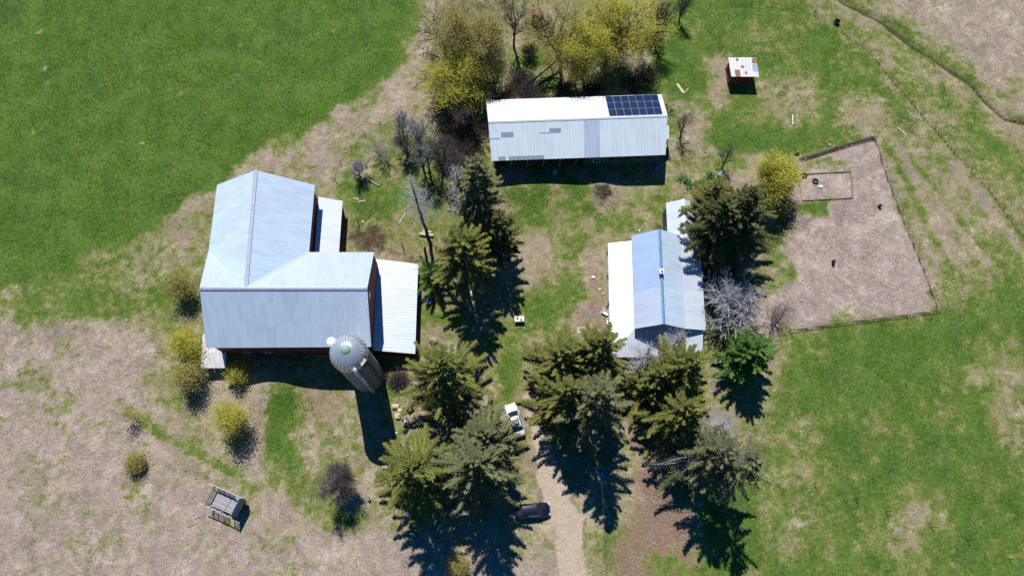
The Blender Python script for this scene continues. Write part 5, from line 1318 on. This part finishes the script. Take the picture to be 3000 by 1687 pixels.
M['silver'] = car_paint('silver white paint', (.72, .73, .75)); M['navy'] = car_paint('dark navy paint', (.005, .008, .028))
def dirang(a, b):
    p, q = at(*a), at(*b); return math.atan2(q[1]-p[1], q[0]-p[0]), (Vector(p)+Vector(q))/2
a_, m_c = dirang((1525, 1283), (1492, 1182)); m_c.z = float(gz(m_c.x, m_c.y))
make_car('white sedan parked beside the drive with its rear under a grey spruce', 'car', m_c, a_, 4.7, 1.78, 'silver')
a_, m_c = dirang((1500, 1500), (1616, 1490)); m_c.z = float(gz(m_c.x, m_c.y))
make_car('dark navy car parked at the bend of the drive in spruce shade', 'car', m_c, a_, 4.75, 1.85, 'navy', hood=1.05, trunk=.5, roofh=1.6)

# ------------------------------------------------------------------ hay wagon
def W4(zx, zy, zz): return Vector(at(580+zx/8.05, 1390+zy/8.05, zz))
FZ = 1.0
A0, A1, A2, A3 = W4(440, 320, FZ), W4(1100, 600, FZ), W4(925, 985, FZ), W4(310, 690, FZ)    # far-left, far-right, near-right, near-left
ux = ((A1-A0)+(A2-A3))/2; LW = ux.length; ux.normalize(); uy = Vector((-ux.y, ux.x, 0)); ctr = (A0+A1+A2+A3)/4
WW = 2.25; wag = thing('hay_wagon', 'weathered grey hay wagon with slatted sides standing alone in dead grass', 'wagon', (ctr.x, ctr.y, 0))
def wp3(u, v, zz): return Vector((ctr.x, ctr.y, zz))+ux*u+uy*v
hx2 = LW/2
mb = MB(); a0 = math.atan2(ux.y, ux.x)
cs_ = [(hx2, -WW/2), (hx2, WW/2), (-hx2, WW/2), (-hx2, -WW/2)]; mb.hexa([wp3(*c_, FZ-.1) for c_ in cs_], [wp3(*c_, FZ) for c_ in cs_])
fl_mat = board_mat('grey wagon planks', (.33, .32, .335), .15, .25)
mb.build('floor', fl_mat, wag)
for s in (-1, 1):
    for k in range(6):
        if k == 3: pass
        u = -hx2+LW*k/5; mb = MB(); mb.beam(wp3(u, s*WW/2, FZ-.1), wp3(u, s*(WW/2+.12), FZ+1.45), .09, .07); mb.build('stake', 'dark_wood', wag)
    for k in range(5):
        zz = FZ+.22+k*.27
        for (u0, u1) in ((-hx2-(.5 if k == 4 else 0), hx2*.2), (hx2*.55, hx2)) if k < 4 else ((-hx2-.75, hx2),):
            mb = MB(); vv = s*(WW/2+.03+.025*k+.05); mb.beam(wp3(u0, vv, zz), wp3(u1, vv, zz), .03 if k < 4 else .15, .10 if k < 4 else .05); mb.build('side_slat', 'grey_board' if k < 4 else plain('pale bleached rail', (.42, .42, .43), .85, 0, .2), wag)
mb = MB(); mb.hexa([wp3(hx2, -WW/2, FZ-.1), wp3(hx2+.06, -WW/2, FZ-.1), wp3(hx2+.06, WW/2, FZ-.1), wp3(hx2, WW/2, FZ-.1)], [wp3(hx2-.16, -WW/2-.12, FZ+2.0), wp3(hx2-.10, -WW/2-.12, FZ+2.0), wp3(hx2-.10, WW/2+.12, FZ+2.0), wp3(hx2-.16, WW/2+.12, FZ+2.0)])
mb.build('end_board', plain('shade blue end board', (.10, .16, .27), .55, .2, .2), wag)  # shade and sky reflection painted into the board's dark blue
for k in range(3):
    mb = MB(); mb.beam(wp3(-hx2-.05-.12*k, -WW/2, FZ+.4+.42*k), wp3(-hx2-.05-.12*k, WW/2, FZ+.4+.42*k), .1, .05); mb.build('end_rail', 'wood', wag)
mb = MB(); mb.tube([wp3(.15, -WW/2+.1, FZ+.03), wp3(.3, 0, FZ+.05), wp3(.25, WW/2-.1, FZ+.03)], .03, 5); mb.build('loose_pole', 'wood', wag)
for u in (-hx2+.7, hx2-.7):
    mb = MB(); mb.tube([wp3(u, -WW/2+.1, .42), wp3(u, WW/2-.1, .42)], .05, 6); mb.build('axle', 'rust_steel', wag)
    for s in (-1, 1):
        mb = MB(); mb.tube([wp3(u, s*(WW/2-.2), .4), wp3(u, s*(WW/2-.02), .4)], .4, 16); wh = mb.build('wheel', 'rubber', wag)
        mb = MB(); mb.tube([wp3(u, s*(WW/2-.03), .4), wp3(u, s*(WW/2+.01), .4)], .22, 12); r_ = mb.build('rim', 'rust_steel', wag); r_.parent = wh

# ------------------------------------------------------------------ small things
def log(label, a, b, rad, mat, name='log', cat='log', group=None, z=0.):
    pa, pb = gd(*a), gd(*b); up = Vector((0, 0, rad*.85+z)); mb = MB(); mid = lerp(pa, pb, .5)+Vector((0, 0, .02))
    mb.tube([pa+up, lerp(pa, pb, .33)+up*1.02, lerp(pa, pb, .66)+up*.99, pb+up], [rad, rad*.97, rad*.93, rad*.88], 10)
    return single(mb, name, mat, label, cat, lerp(pa, pb, .5), group)
log('longer of the two peeled logs behind the dead snag', (1229, 687), (1270, 692), .26, 'pale_wood')
log('shorter of the two peeled logs behind the dead snag', (1238, 680), (1265, 682), .22, 'pale_wood')
GR_ = 'cut log rounds beside the silo shadow'
for i, (x, y, rr, hh, lab) in enumerate([(1160, 1191, .36, .55, 'farthest back'), (1196, 1186, .34, .6, 'next to the tyre'), (1172, 1204, .33, .4, 'in the middle of the heap'), (1203, 1200, .35, .5, 'at the spruce side'), (1166, 1218, .42, .45, 'touching the silo shadow'), (1184, 1222, .38, .6, 'largest, standing upright'), (1190, 1238, .36, .5, 'nearest the big spruces')]):
    p = gd(x, y); mb = MB(); a = i*1.3; dv = Vector((math.cos(a), math.sin(a), 0))
    if i in (5, 4): mb.tube([p, p+UP*hh], [rr, rr*.96], 14)
    else: mb.tube([p+UP*rr*.8-dv*hh*.8, p+UP*rr*.8+dv*hh*.8], [rr, rr*.94], 12)
    single(mb, 'log_round', 'wood' if i % 2 else 'pale_wood', 'cut log round of the heap by the silo shadow, '+lab, 'log', p, GR_)
def torus(mb, c, R_, r_, tilt=0., n=18, m=8, az=0.):
    c = Vector(c); ax = Vector((math.sin(tilt)*math.cos(az), math.sin(tilt)*math.sin(az), math.cos(tilt))); u, v = _basis(ax); base = len(mb.v)
    for i in range(n):
        a = 2*PI*i/n; dr = u*math.cos(a)+v*math.sin(a)
        for j in range(m):
            b = 2*PI*j/m; mb.v.append(tuple(c+dr*(R_+r_*math.cos(b))+ax*r_*math.sin(b)))
    for i in range(n):
        for j in range(m):
            mb.f.append((base+i*m+j, base+((i+1) % n)*m+j, base+((i+1) % n)*m+(j+1) % m, base+i*m+(j+1) % m)); mb.m.append(0); mb.uv.append([(0, 0)]*4); mb.var.append(.5)
p = gd(1208, 1159); mb = MB(); torus(mb, p+UP*.13, .27, .12); single(mb, 'tyre', 'rubber', 'old black tyre lying in the grass beside the log heap', 'tyre', p, None, True)
p = gd(2450, 68); mb = MB(); mb.lathe(p, [(.38, 0), (.44, .5), (.46, .54), (.38, .54), (.34, .12), (.02, .1)], 20); single(mb, 'water_tub', 'rubber', 'round black stock tub by the curved pasture fence', 'tub', p)
p = gd(1270, 998); mb = MB(); mb.ball(p+UP*.22, .62, 12, 0, (1.1, .9, .55), .07); single(mb, 'boulder', plain('pinkish boulder', (.36, .26, .24), .9, 0, .2, 2, .4), 'pinkish boulder beside the pale lean-to roof corner', 'boulder', p, None, True)
def barrel(label, px, py, mat, rad=.3, hh=.9, lying=None, name='barrel'):
    p = gd(px, py); t = thing(name, label, 'barrel', p); mb = MB()
    if lying is None:
        mb.lathe(p, [(rad*.92, 0), (rad, .06), (rad, hh*.33), (rad*1.04, hh*.35), (rad, hh*.37), (rad, hh*.63), (rad*1.04, hh*.65), (rad, hh*.67), (rad, hh-.06), (rad*.92, hh)], 18)
    else:
        dv = Vector((math.cos(lying), math.sin(lying), 0)); mb.tube([p+UP*rad*.95-dv*hh*.5, p+UP*rad*.95-dv*hh*.45, p+UP*rad*.95+dv*hh*.45, p+UP*rad*.95+dv*hh*.5], [rad*.9, rad, rad, rad*.9], 16)
    mb.build('drum', mat, t, False)
    mb = MB(); e = (p+UP*hh if lying is None else p+UP*rad*.95+Vector((math.cos(lying), math.sin(lying), 0))*hh*.5); mb.ball(e, .12, 8, 0, (1, 1, .5)); mb.build('bung', 'white_plastic', t); return t
barrel('bright blue plastic barrel by the plank at the lean-to', 1259, 884, 'blue_plastic', .27, .95, R(80))
barrel('dull blue drum standing in the shade of the long shed', 1624, 509, 'lightblue_plastic', .32, .8)
barrel('dark blue drum at the shaded east end of the long shed front', 1920, 499, 'blue_plastic', .34, .8)
log('grey plank sloping from the lean-to to the snag shadow', (1232, 886), (1292, 858), .12, 'wood', 'plank', 'plank')
GP = 'old wooden posts in the muddy yard'
def post(label, base, top, h, rad, mat, name='fence_post', cat='post', group=None):
    b = gd(*base); t = Vector(at(top[0], top[1], h+b.z)); t = b+(t-b)*1.; mb = MB(); mb.tube([b-UP*.2, lerp(b, t, .5), t], [rad, rad*.95, rad*.85], 7); return single(mb, name, mat, label, cat, b, group)
post('dark wooden post in the mud near the small lean-to roof', (1052, 662), (1047, 646), 1.4, .08, 'dark_wood', group=GP)
post('dark wooden post between the mud and the two peeled logs', (1183, 733), (1177, 711), 1.7, .08, 'dark_wood', group=GP)
post('short broken trunk beside the leaning dead snag', (1254, 782), (1244, 726), 4.6, .2, 'bark_dark', 'tree_stump', 'stump')
# white table on the lawn
p = gd(1521, 938); t = thing('garden_table', 'white paint flaked table standing alone on the lawn', 'table', p); a = R(3)
mb = MB(); mb.box(p+UP*.74, (1.35, .80, .05), a); mb.build('tabletop', plain('flaked white paint', (.72, .70, .68), .7, 0, .35, 9), t)
for sx in (-1, 1):
    for sy in (-1, 1): mb = MB(); mb.box(p+Vector((sx*.58, sy*.32, .36)), (.07, .07, .74)); mb.build('leg', 'wood', t)
for k, (dx, dy) in enumerate(((-.3, .1), (.25, -.15))):
    mb = MB(); mb.lathe(p+Vector((dx, dy, .767)), [(.10, 0), (.13, .14), (.11, .14), (.02, .02)], 10); single(mb, 'flower_pot', 'rust_steel' if k else 'dark_wood', ('small dark pot on the flaked white table, barn side', 'small rusty pot on the flaked white table, house side')[k], 'pot', p+Vector((dx, dy, .767)))
def flat(label, px, py, size, ang, mat, name, cat, z=.03, h=.04, group=None, tilt=0.):
    p = gd(px, py); mb = MB(); mb.box(p+UP*(z+h/2), (size[0], size[1], h), R(ang)); 
    return single(mb, name, mat, label, cat, p, group)
flat('pale concrete pad beside the pointed spruce and porch', 1721, 967, (3.0, .95), 1, 'concrete', 'concrete_pad', 'pad', 0., .09)
def crate(label, px, py, s, ang, mat, name='bin', cat='bin', h=.5, rim=None):
    p = gd(px, py); t = thing(name, label, cat, p); a = R(ang); ca, sa = math.cos(a), math.sin(a)
    def q(x, y, zz): return p+Vector((x*ca-y*sa, x*sa+y*ca, zz))
    x, y = s[0]/2, s[1]/2; mb = MB(); w_ = .04
    lo = [(-x*.85, -y*.85), (x*.85, -y*.85), (x*.85, y*.85), (-x*.85, y*.85)]; hi = [(-x, -y), (x, -y), (x, y), (-x, y)]
    for i in range(4):
        j = (i+1) % 4
        mb.hexa([q(*lo[i], 0), q(*lo[j], 0), q(lo[j][0]*.9, lo[j][1]*.9, 0), q(lo[i][0]*.9, lo[i][1]*.9, 0)], [q(*hi[i], h), q(*hi[j], h), q(hi[j][0]*.92, hi[j][1]*.92, h), q(hi[i][0]*.92, hi[i][1]*.92, h)])
    mb.hexa([q(*k, 0) for k in lo], [q(*k, .05) for k in lo]); mb.build('tub', mat, t)
    mb = MB(); e = 1.03
    for i in range(4):
        j = (i+1) % 4; mb.beam(q(hi[i][0]*e, hi[i][1]*e, h), q(hi[j][0]*e, hi[j][1]*e, h), .07, .05)
    mb.build('rim', rim or mat, t); return t
crate('white tilted tub against the white porch edge', 1773, 916, (.9, .65), -35, 'white_plastic', h=.35)
crate('small red tub beside the white porch edge', 1780, 901, (.5, .4), 10, 'red_plastic', h=.3)
crate('small white tub at the porch edge just above the pointed spruce', 1781, 942, (.4, .9), 0, 'white_plastic', h=.3)
crate('red plastic tub upper, between the drive and the bushy spruce', 1611, 1153, (.6, .5), 20, 'red_plastic')
crate('red plastic tub lower, half under the dark drive spruce', 1616, 1190, (.7, .55), -15, 'red_plastic')
crate('blue plastic tub between the two red ones', 1628, 1174, (.6, .5), 30, 'lightblue_plastic')
crate('white and blue lidded bin under the dark drive spruce', 1644, 1226, (.8, .7), 5, 'white_plastic', h=.8, rim='lightblue_plastic')
crate('blue green trough beneath the white lidded bin', 1637, 1252, (1.0, .6), 12, 'green_plastic', h=.4, rim='lightblue_plastic')
flat('crumpled blue tarp scrap in the shade of the drive spruces', 1764, 1390, (.5, .7), 20, 'lightblue_plastic', 'tarp', 'tarp', .0, .12)
# blue and white garden chair
p = gd(2107, 512); t = thing('garden_chair', 'blue and white garden chair beside the leafy plants and dark spruces', 'chair', p); an = R(65); f_ = Vector((math.cos(an), math.sin(an), 0)); s_ = Vector((-f_.y, f_.x, 0))
mb = MB(); mb.hexa([p+f_*a+s_*b+UP*.42 for a, b in ((-.3, -.3), (.35, -.3), (.35, .3), (-.3, .3))], [p+f_*a+s_*b+UP*.47 for a, b in ((-.3, -.3), (.35, -.3), (.35, .3), (-.3, .3))]); mb.build('seat', 'lightblue_plastic', t)
mb = MB(); mb.hexa([p-f_*.3-s_*.3+UP*.47, p-f_*.24-s_*.3+UP*.47, p-f_*.24+s_*.3+UP*.47, p-f_*.3+s_*.3+UP*.47], [p-f_*.72-s_*.3+UP*1.15, p-f_*.66-s_*.3+UP*1.15, p-f_*.66+s_*.3+UP*1.15, p-f_*.72+s_*.3+UP*1.15]); mb.build('backrest', 'white_plastic', t)
for a in (-.26, .31):
    for b in (-.27, .27): mb = MB(); mb.tube([p+f_*a+s_*b, p+f_*a*.9+s_*b*.9+UP*.43], .03, 6); mb.build('leg', 'white_plastic', t)
# leafy plants
for i, (x, y, rr, lab) in enumerate([(2000, 528, .75, 'leftmost, at the corner of the bare bed'), (2020, 540, .85, 'largest, in the middle of the bed'), (2080, 522, .8, 'nearest the blue and white chair'), (2052, 538, .45, 'smallest of the bed')]):
    p = gd(x, y); t = thing('leafy_plant', 'clump of broad green leaves '+lab, 'plant', p, 'leafy green clumps in the bed by the spruces'); lf = Leaf(); mb = MB()
    for k in range(int(34*rr)+8):
        a = random.uniform(0, 6.28); rd = rr*random.random()**.6; q = p+Vector((math.cos(a)*rd, math.sin(a)*rd, .1+.35*random.random())); mb.tube([p+UP*.02, q], [.015, .01], 3, cap=False)
        dv = Vector((math.cos(a), math.sin(a), .25)).normalized(); lf.quad(q-dv*.1, dv, Vector((-math.sin(a), math.cos(a), random.uniform(-.3, .3))).normalized(), random.uniform(.3, .48), random.uniform(.2, .32), random.random())
    mb.build('stems', 'leaf_green', t); lf.build('leaves', 'leaf_green', t)
# metal lattice mast in the wood's shade
p0, p1 = gd(1880, 132), gd(1874, 192); t = thing('lattice_mast', 'grey metal lattice mast lying in the shade above the solar panels', 'mast', lerp(p0, p1, .5)); dv = (p1-p0).normalized(); sd = Vector((-dv.y, dv.x, 0))
rails = [(sd*.35, UP*.1), (-sd*.35, UP*.1), (Vector(), UP*.65)]
for o_, u_ in rails: mb = MB(); mb.tube([p0+o_+u_, lerp(p0, p1, .8)+o_+u_, p1+u_*.3], .035, 5); mb.build('rail', 'steel', t)
Ls = (p1-p0).length
for k in range(int(Ls/.5)):
    a = p0+dv*.5*k*.95; b = a+dv*.5; mb = MB()
    for (i, j) in ((0, 1), (1, 2), (2, 0)): mb.tube([a+rails[i][0]+rails[i][1], b+rails[j][0]+rails[j][1]], .022, 4)
    mb.build('brace', 'steel', t)
def board(label, a, b, w, mat, group=None, name='board', cat='board', h=.05):
    pa, pb = gd(*a), gd(*b); mb = MB(); mb.beam(pa+UP*(.06+h/2), pb+UP*(.06+h/2), w, h); return single(mb, name, mat, label, cat, lerp(pa, pb, .5), group)
GBD = 'loose boards lying about'
board('pale board with a white end at the edge of the wood shade', (1918, 122), (1911, 146), .45, 'pale_wood', GBD)
board('pale board angled in the pasture near the long shed corner', (1983, 247), (2003, 274), .42, 'pale_wood', GBD)
board('short pale stick crossing the pasture board by the long shed', (2003, 274), (2017, 260), .12, 'pale_wood', GBD)
board('pale stick crossing the dark mud by the plot, lower one', (2629, 374), (2654, 397), .16, 'pale_wood', GBD)
board('thin pale stick at the upper side of the dark mud by the plot', (2654, 322), (2677, 345), .10, 'pale_wood', GBD)
board('thin white rod lying in the pasture below the small hut', (2321, 337), (2322, 366), .14, 'white_plastic', GBD)
board('bleached plank beside the small lean-to mud, upper', (1036, 581), (1051, 585), .18, 'pale_wood', GBD)
board('bleached plank beside the small lean-to mud, lower', (1050, 592), (1072, 588), .16, 'pale_wood', GBD)
board('stick leaning in the mud left of the dead snag', (1170, 654), (1190, 622), .14, 'pale_wood', GBD)
board('white pipe lying among the evergreen shade', (1380, 828), (1381, 868), .12, 'white_plastic', GBD, 'pipe', 'pipe')
log('mossy fallen limb reaching from the forked tree to the brush heap', (1530, 258), (1630, 178), .16, 'wood', 'fallen_limb', 'limb')
log('broken pale trunk lying in the tree yard below the split apple tree', (1034, 503), (1112, 546), .14, 'bark_pale', 'fallen_tree', 'fallen tree')
log('dark fallen limb under the forked tree', (1578, 248), (1640, 208), .2, 'bark_dark', 'fallen_limb', 'limb')
log('fallen bleached branch in the dead grass left of the hay wagon', (570, 1518), (600, 1507), .07, 'bark_pale', 'fallen_branch', 'branch')
log('second fallen branch below the bleached one left of the hay wagon', (545, 1545), (578, 1530), .06, 'bark_pale', 'fallen_branch', 'branch')
log('crooked stick in the pasture near the hut', (2133, 42), (2134, 60), .08, 'bark_dark', 'fallen_branch', 'branch')
# stones
GST = 'pale stones scattered about'
for i, (x, y, rr, lab) in enumerate([(1738, 813, .30, 'grey stone on the bare strip left of the porch'), (1560, 1103, .22, 'small pale stone where the drive meets the lawn'), (1891, 658, .18, 'pale stone above the porch roof corner'), (1063, 650, .16, 'white stone beside the small lean-to'), (1020, 1334, .2, 'white stone above the purplish crab tree'), (815, 1632, .16, 'white stone in the dead grass far below the barn'), (1161, 1268, .16, 'white stone at the tip of the silo shadow'), (1536, 962, .14, 'white stone below the flaked white table'), (1768, 862, .22, 'pale stone touching the porch edge'), (1757, 848, .18, 'second pale stone near the porch edge'), (372, 939, .2, 'white stone at the border of the dead grass west'), (2430, 425, .22, 'white stone on the fence of the plot'), (2404, 548, .35, 'pale rubble stone in the old garden frame'), (1133, 1174, .2, 'white stone inside the silo shadow'), (2346, 880, .22, 'pale stone in the dead grass plot'), (1873, 676, .16, 'pale stone left of the rear wing')]):
    p = gd(x, y); mb = MB(); mb.ball(p+UP*rr*.3, rr, 9, 0, (1.1, .85, .6), .1); single(mb, 'stone', 'concrete' if i % 3 else 'white_plastic', lab, 'stone', p, GST, False)
# blue topped hydrant
p = gd(1081, 1454); t = thing('yard_hydrant', 'small blue topped yard hydrant right of the purplish crab tree', 'hydrant', p)
mb = MB(); mb.tube([p, p+UP*.95], .07, 8); mb.build('pipe', 'rust_steel', t); mb = MB(); mb.ball(p+UP*1.02, .2, 10, 0, (1, 1, .6)); mb.build('cap', 'lightblue_plastic', t); mb = MB(); mb.tube([p+UP*.85, p+UP*.83-Vector((.32, 0, .0))], .04, 6); mb.build('spout', 'rust_steel', t)
# old garden frame
fr = [(2337, 512), (2492, 503), (2498, 580), (2350, 588)]; q_ = [gd(*c) for c in fr]; t = thing('raised_bed', 'old low wooden raised bed inside the dead grass plot', 'raised bed', sum(q_, Vector())/4)
for i in range(4): mb = MB(); mb.beam(q_[i]+UP*.08, q_[(i+1) % 4]+UP*.08, .10, .18); mb.build('side_plank', 'wood', t)
for i, (x, y, lab) in enumerate([(2332, 520, 'left'), (2355, 515, 'middle'), (2388, 532, 'right')]):
    p = gd(x, y); mb = MB(); torus(mb, p+UP*.13, .36, .14); single(mb, 'tyre', 'rubber', 'black tyre at the old garden frame, '+lab+' of three', 'tyre', p, 'tyres by the garden frame', True)
p = gd(2333, 453); mb = MB(); mb.ball(p+UP*.25, .4, 9, 0, (1.1, .5, .6), .1); single(mb, 'stump', 'bark_dark', 'dark stump at the end of the weedy fence by the yellow green tree', 'stump', p)
# dark weathered posts and small weeds in plot
# ------------------------------------------------------------------ fences
def fence(name, label, pts, h, step, rad, wires, mat='wood', wmat='rust_steel', wr=.012, rail=None):
    P = [gdF(*q) for q in pts]; t = thing(name, label, 'fence', P[len(P)//2])
    d_ = [0]
    for a, b in zip(P[:-1], P[1:]): d_.append(d_[-1]+(b-a).length)
    def along(s):
        for k in range(len(P)-1):
            if s <= d_[k+1] or k == len(P)-2:
                q = lerp(P[k], P[k+1], (s-d_[k])/(d_[k+1]-d_[k])); return gpos(q.x, q.y)
    n = max(2, int(d_[-1]/step)); tops = []
    for k in range(n+1):
        b = along(d_[-1]*k/n); ln = Vector((random.uniform(-.08, .08), random.uniform(-.08, .08), 0)); mb = MB(); mb.tube([b-UP*.2, b+UP*h*random.uniform(.92, 1.06)+ln], [rad, rad*.9], 6); mb.build('post', mat, t); tops.append(b)
    for w in range(wires):
        mb = MB(); zz = h*(w+1)/(wires+.3); mb.tube([b+UP*zz for b in tops], wr, 3); mb.build('wire', wmat, t)
    if rail:
        mb = MB()
        for a, b in zip(tops[:-1], tops[1:]): mb.beam(a+UP*h*.85, b+UP*h*.8, rail, rail*.8)
        mb.build('rail', 'wood', t)
    return t
fence('wire_fence', 'curved wire fence round the top of the green pasture', [(1785, 14), (1860, 10), (1950, 18), (2040, 32), (2075, 46), (2095, 58)], 1.1, 3.2, .05, 2)
fence('wire_fence', 'long straight wire fence across the dry mottled ground toward the right edge', [(2120, 80), (2190, 130), (2240, 195), (2330, 300), (2400, 385), (2480, 470), (2560, 580), (2640, 690)], 1.1, 3.6, .05, 2)
fence('wire_fence', 'wire fence along the right side of the dead grass plot', [(2200, 350), (2230, 440), (2282, 580), (2322, 680), (2362, 780)], 1.1, 2.6, .045, 3)
fence('rail_fence', 'weathered rail fence along the bottom of the dead grass plot', [(1985, 832), (2100, 815), (2250, 797), (2362, 781)], .75, 2.4, .045, 1, rail=.07)
fence('weedy_fence', 'weed choked dark fence along the top of the dead grass plot', [(2014, 402), (2100, 374), (2195, 348)], .8, 1.9, .05, 2, rail=.06)
fence('wire_fence', 'old wire fence between the tree yard and the pinkish dry strip', [(845, 455), (850, 425), (862, 400), (905, 350), (950, 315), (1000, 290)], 1., 2.6, .05, 2)
# loose metal posts in the green field
GMP = 'metal posts in the green field'
for i, ((x, y), lab) in enumerate(zip([(2384, 1414), (2507, 1462), (2595, 1497), (2728, 1543), (2833, 1581), (2957, 1637)], ['nearest the spruces', 'second from the spruces, slightly bent', 'third from the spruces', 'third from the right edge, slightly bent', 'second from the right edge', 'closest to the right edge, smallest'])):
    b = gd(x, y); lean = Vector((.25*math.cos(i*1.7), .2*math.sin(i*2.1), 0)) if i in (1, 3) else Vector((.03, .02, 0)); h = 1.25 if i < 5 else .8; mb = MB(); mb.beam(b-UP*.2, b+UP*h+lean, .09, .09); mb.beam(b+UP*h*.8+lean*.8-Vector((.06, 0, 0)), b+UP*h*.8+lean*.8+Vector((.06, 0, 0)), .04, .1)
    single(mb, 'metal_post', 'rust_steel', 'thin metal post in the green field, '+lab, 'post', b, GMP)
# overhead cable from the house to a pole beyond the frame
t = thing('utility_cable', 'grey overhead cable running past the reddish litter to the bottom edge', 'cable', (at(1768, 1400, 7.)[0], at(1768, 1400, 7.)[1], 0))
A, Bq = Vector(at(1757, 1225, 10.)), Vector(at(1783, 1760, 8.6)); mb = MB()
P = []
for k in range(13):
    s = k/12; q = lerp(A, Bq, s); q.z -= .8*4*s*(1-s); P.append(q)
mb.tube(P, .02, 5); mb.build('wire', 'rust_steel', t)
mb = MB(); mb.tube([A+Vector((0, 0, -.1)), A+Vector((.1, .25, .05))], .05, 6); mb.build('clamp', 'steel', t)
# rusty scrap panel on the right of the long shed
board('rusty board leaning by the east end of the long shed', (1955, 440), (1962, 470), .4, 'dark_wood', GBD)
# ------------------------------------------------------------------ camera, light, world
cam = bpy.data.cameras.new('camera'); co = bpy.data.objects.new('camera', cam); C.objects.link(co)
cam.sensor_fit = 'HORIZONTAL'; cam.sensor_width = 36.; cam.lens = FOC/3000.*36.
cam.clip_start = .5; cam.clip_end = 8000.
from mathutils import Matrix
mw = Matrix([list(ROT[i])+[0.] for i in range(3)]+[[0, 0, 0, 1]]); mw[2][3] = H
co.matrix_world = mw
bpy.context.scene.camera = co
su = bpy.data.lights.new('sun', 'SUN'); so = bpy.data.objects.new('sun', su); C.objects.link(so)
su.energy = 5.0; su.angle = R(.53); su.color = (1., .965, .915)
so.rotation_euler = Vector(SDIR).to_track_quat('-Z', 'Y').to_euler(); so.location = (-20, 60, 120)
w = bpy.data.worlds.new('World'); bpy.context.scene.world = w; w.use_nodes = True
nt = w.node_tree; sk = nt.nodes.new('ShaderNodeTexSky'); sk.sky_type = 'NISHITA'; sk.sun_disc = False
sk.sun_elevation = R(SUN_EL); sk.sun_rotation = R(-SUN_AZ); sk.air_density = 1.; sk.dust_density = .3; sk.ozone_density = 6.
bg = nt.nodes['Background']; hs = nt.nodes.new('ShaderNodeHueSaturation'); hs.inputs['Saturation'].default_value = 1.7; nt.links.new(sk.outputs[0], hs.inputs['Color']); nt.links.new(hs.outputs[0], bg.inputs[0]); bg.inputs[1].default_value = .066
sc = bpy.context.scene
sc.view_settings.view_transform = 'Standard'; sc.view_settings.look = 'None'
sc.view_settings.exposure = .08; sc.view_settings.gamma = 1.; sc.view_settings.use_curve_mapping = False
sc.cycles.max_bounces = 6; sc.cycles.diffuse_bounces = 3; sc.cycles.glossy_bounces = 3; sc.cycles.transmission_bounces = 3; sc.cycles.transparent_max_bounces = 4
sc.cycles.use_denoising = False
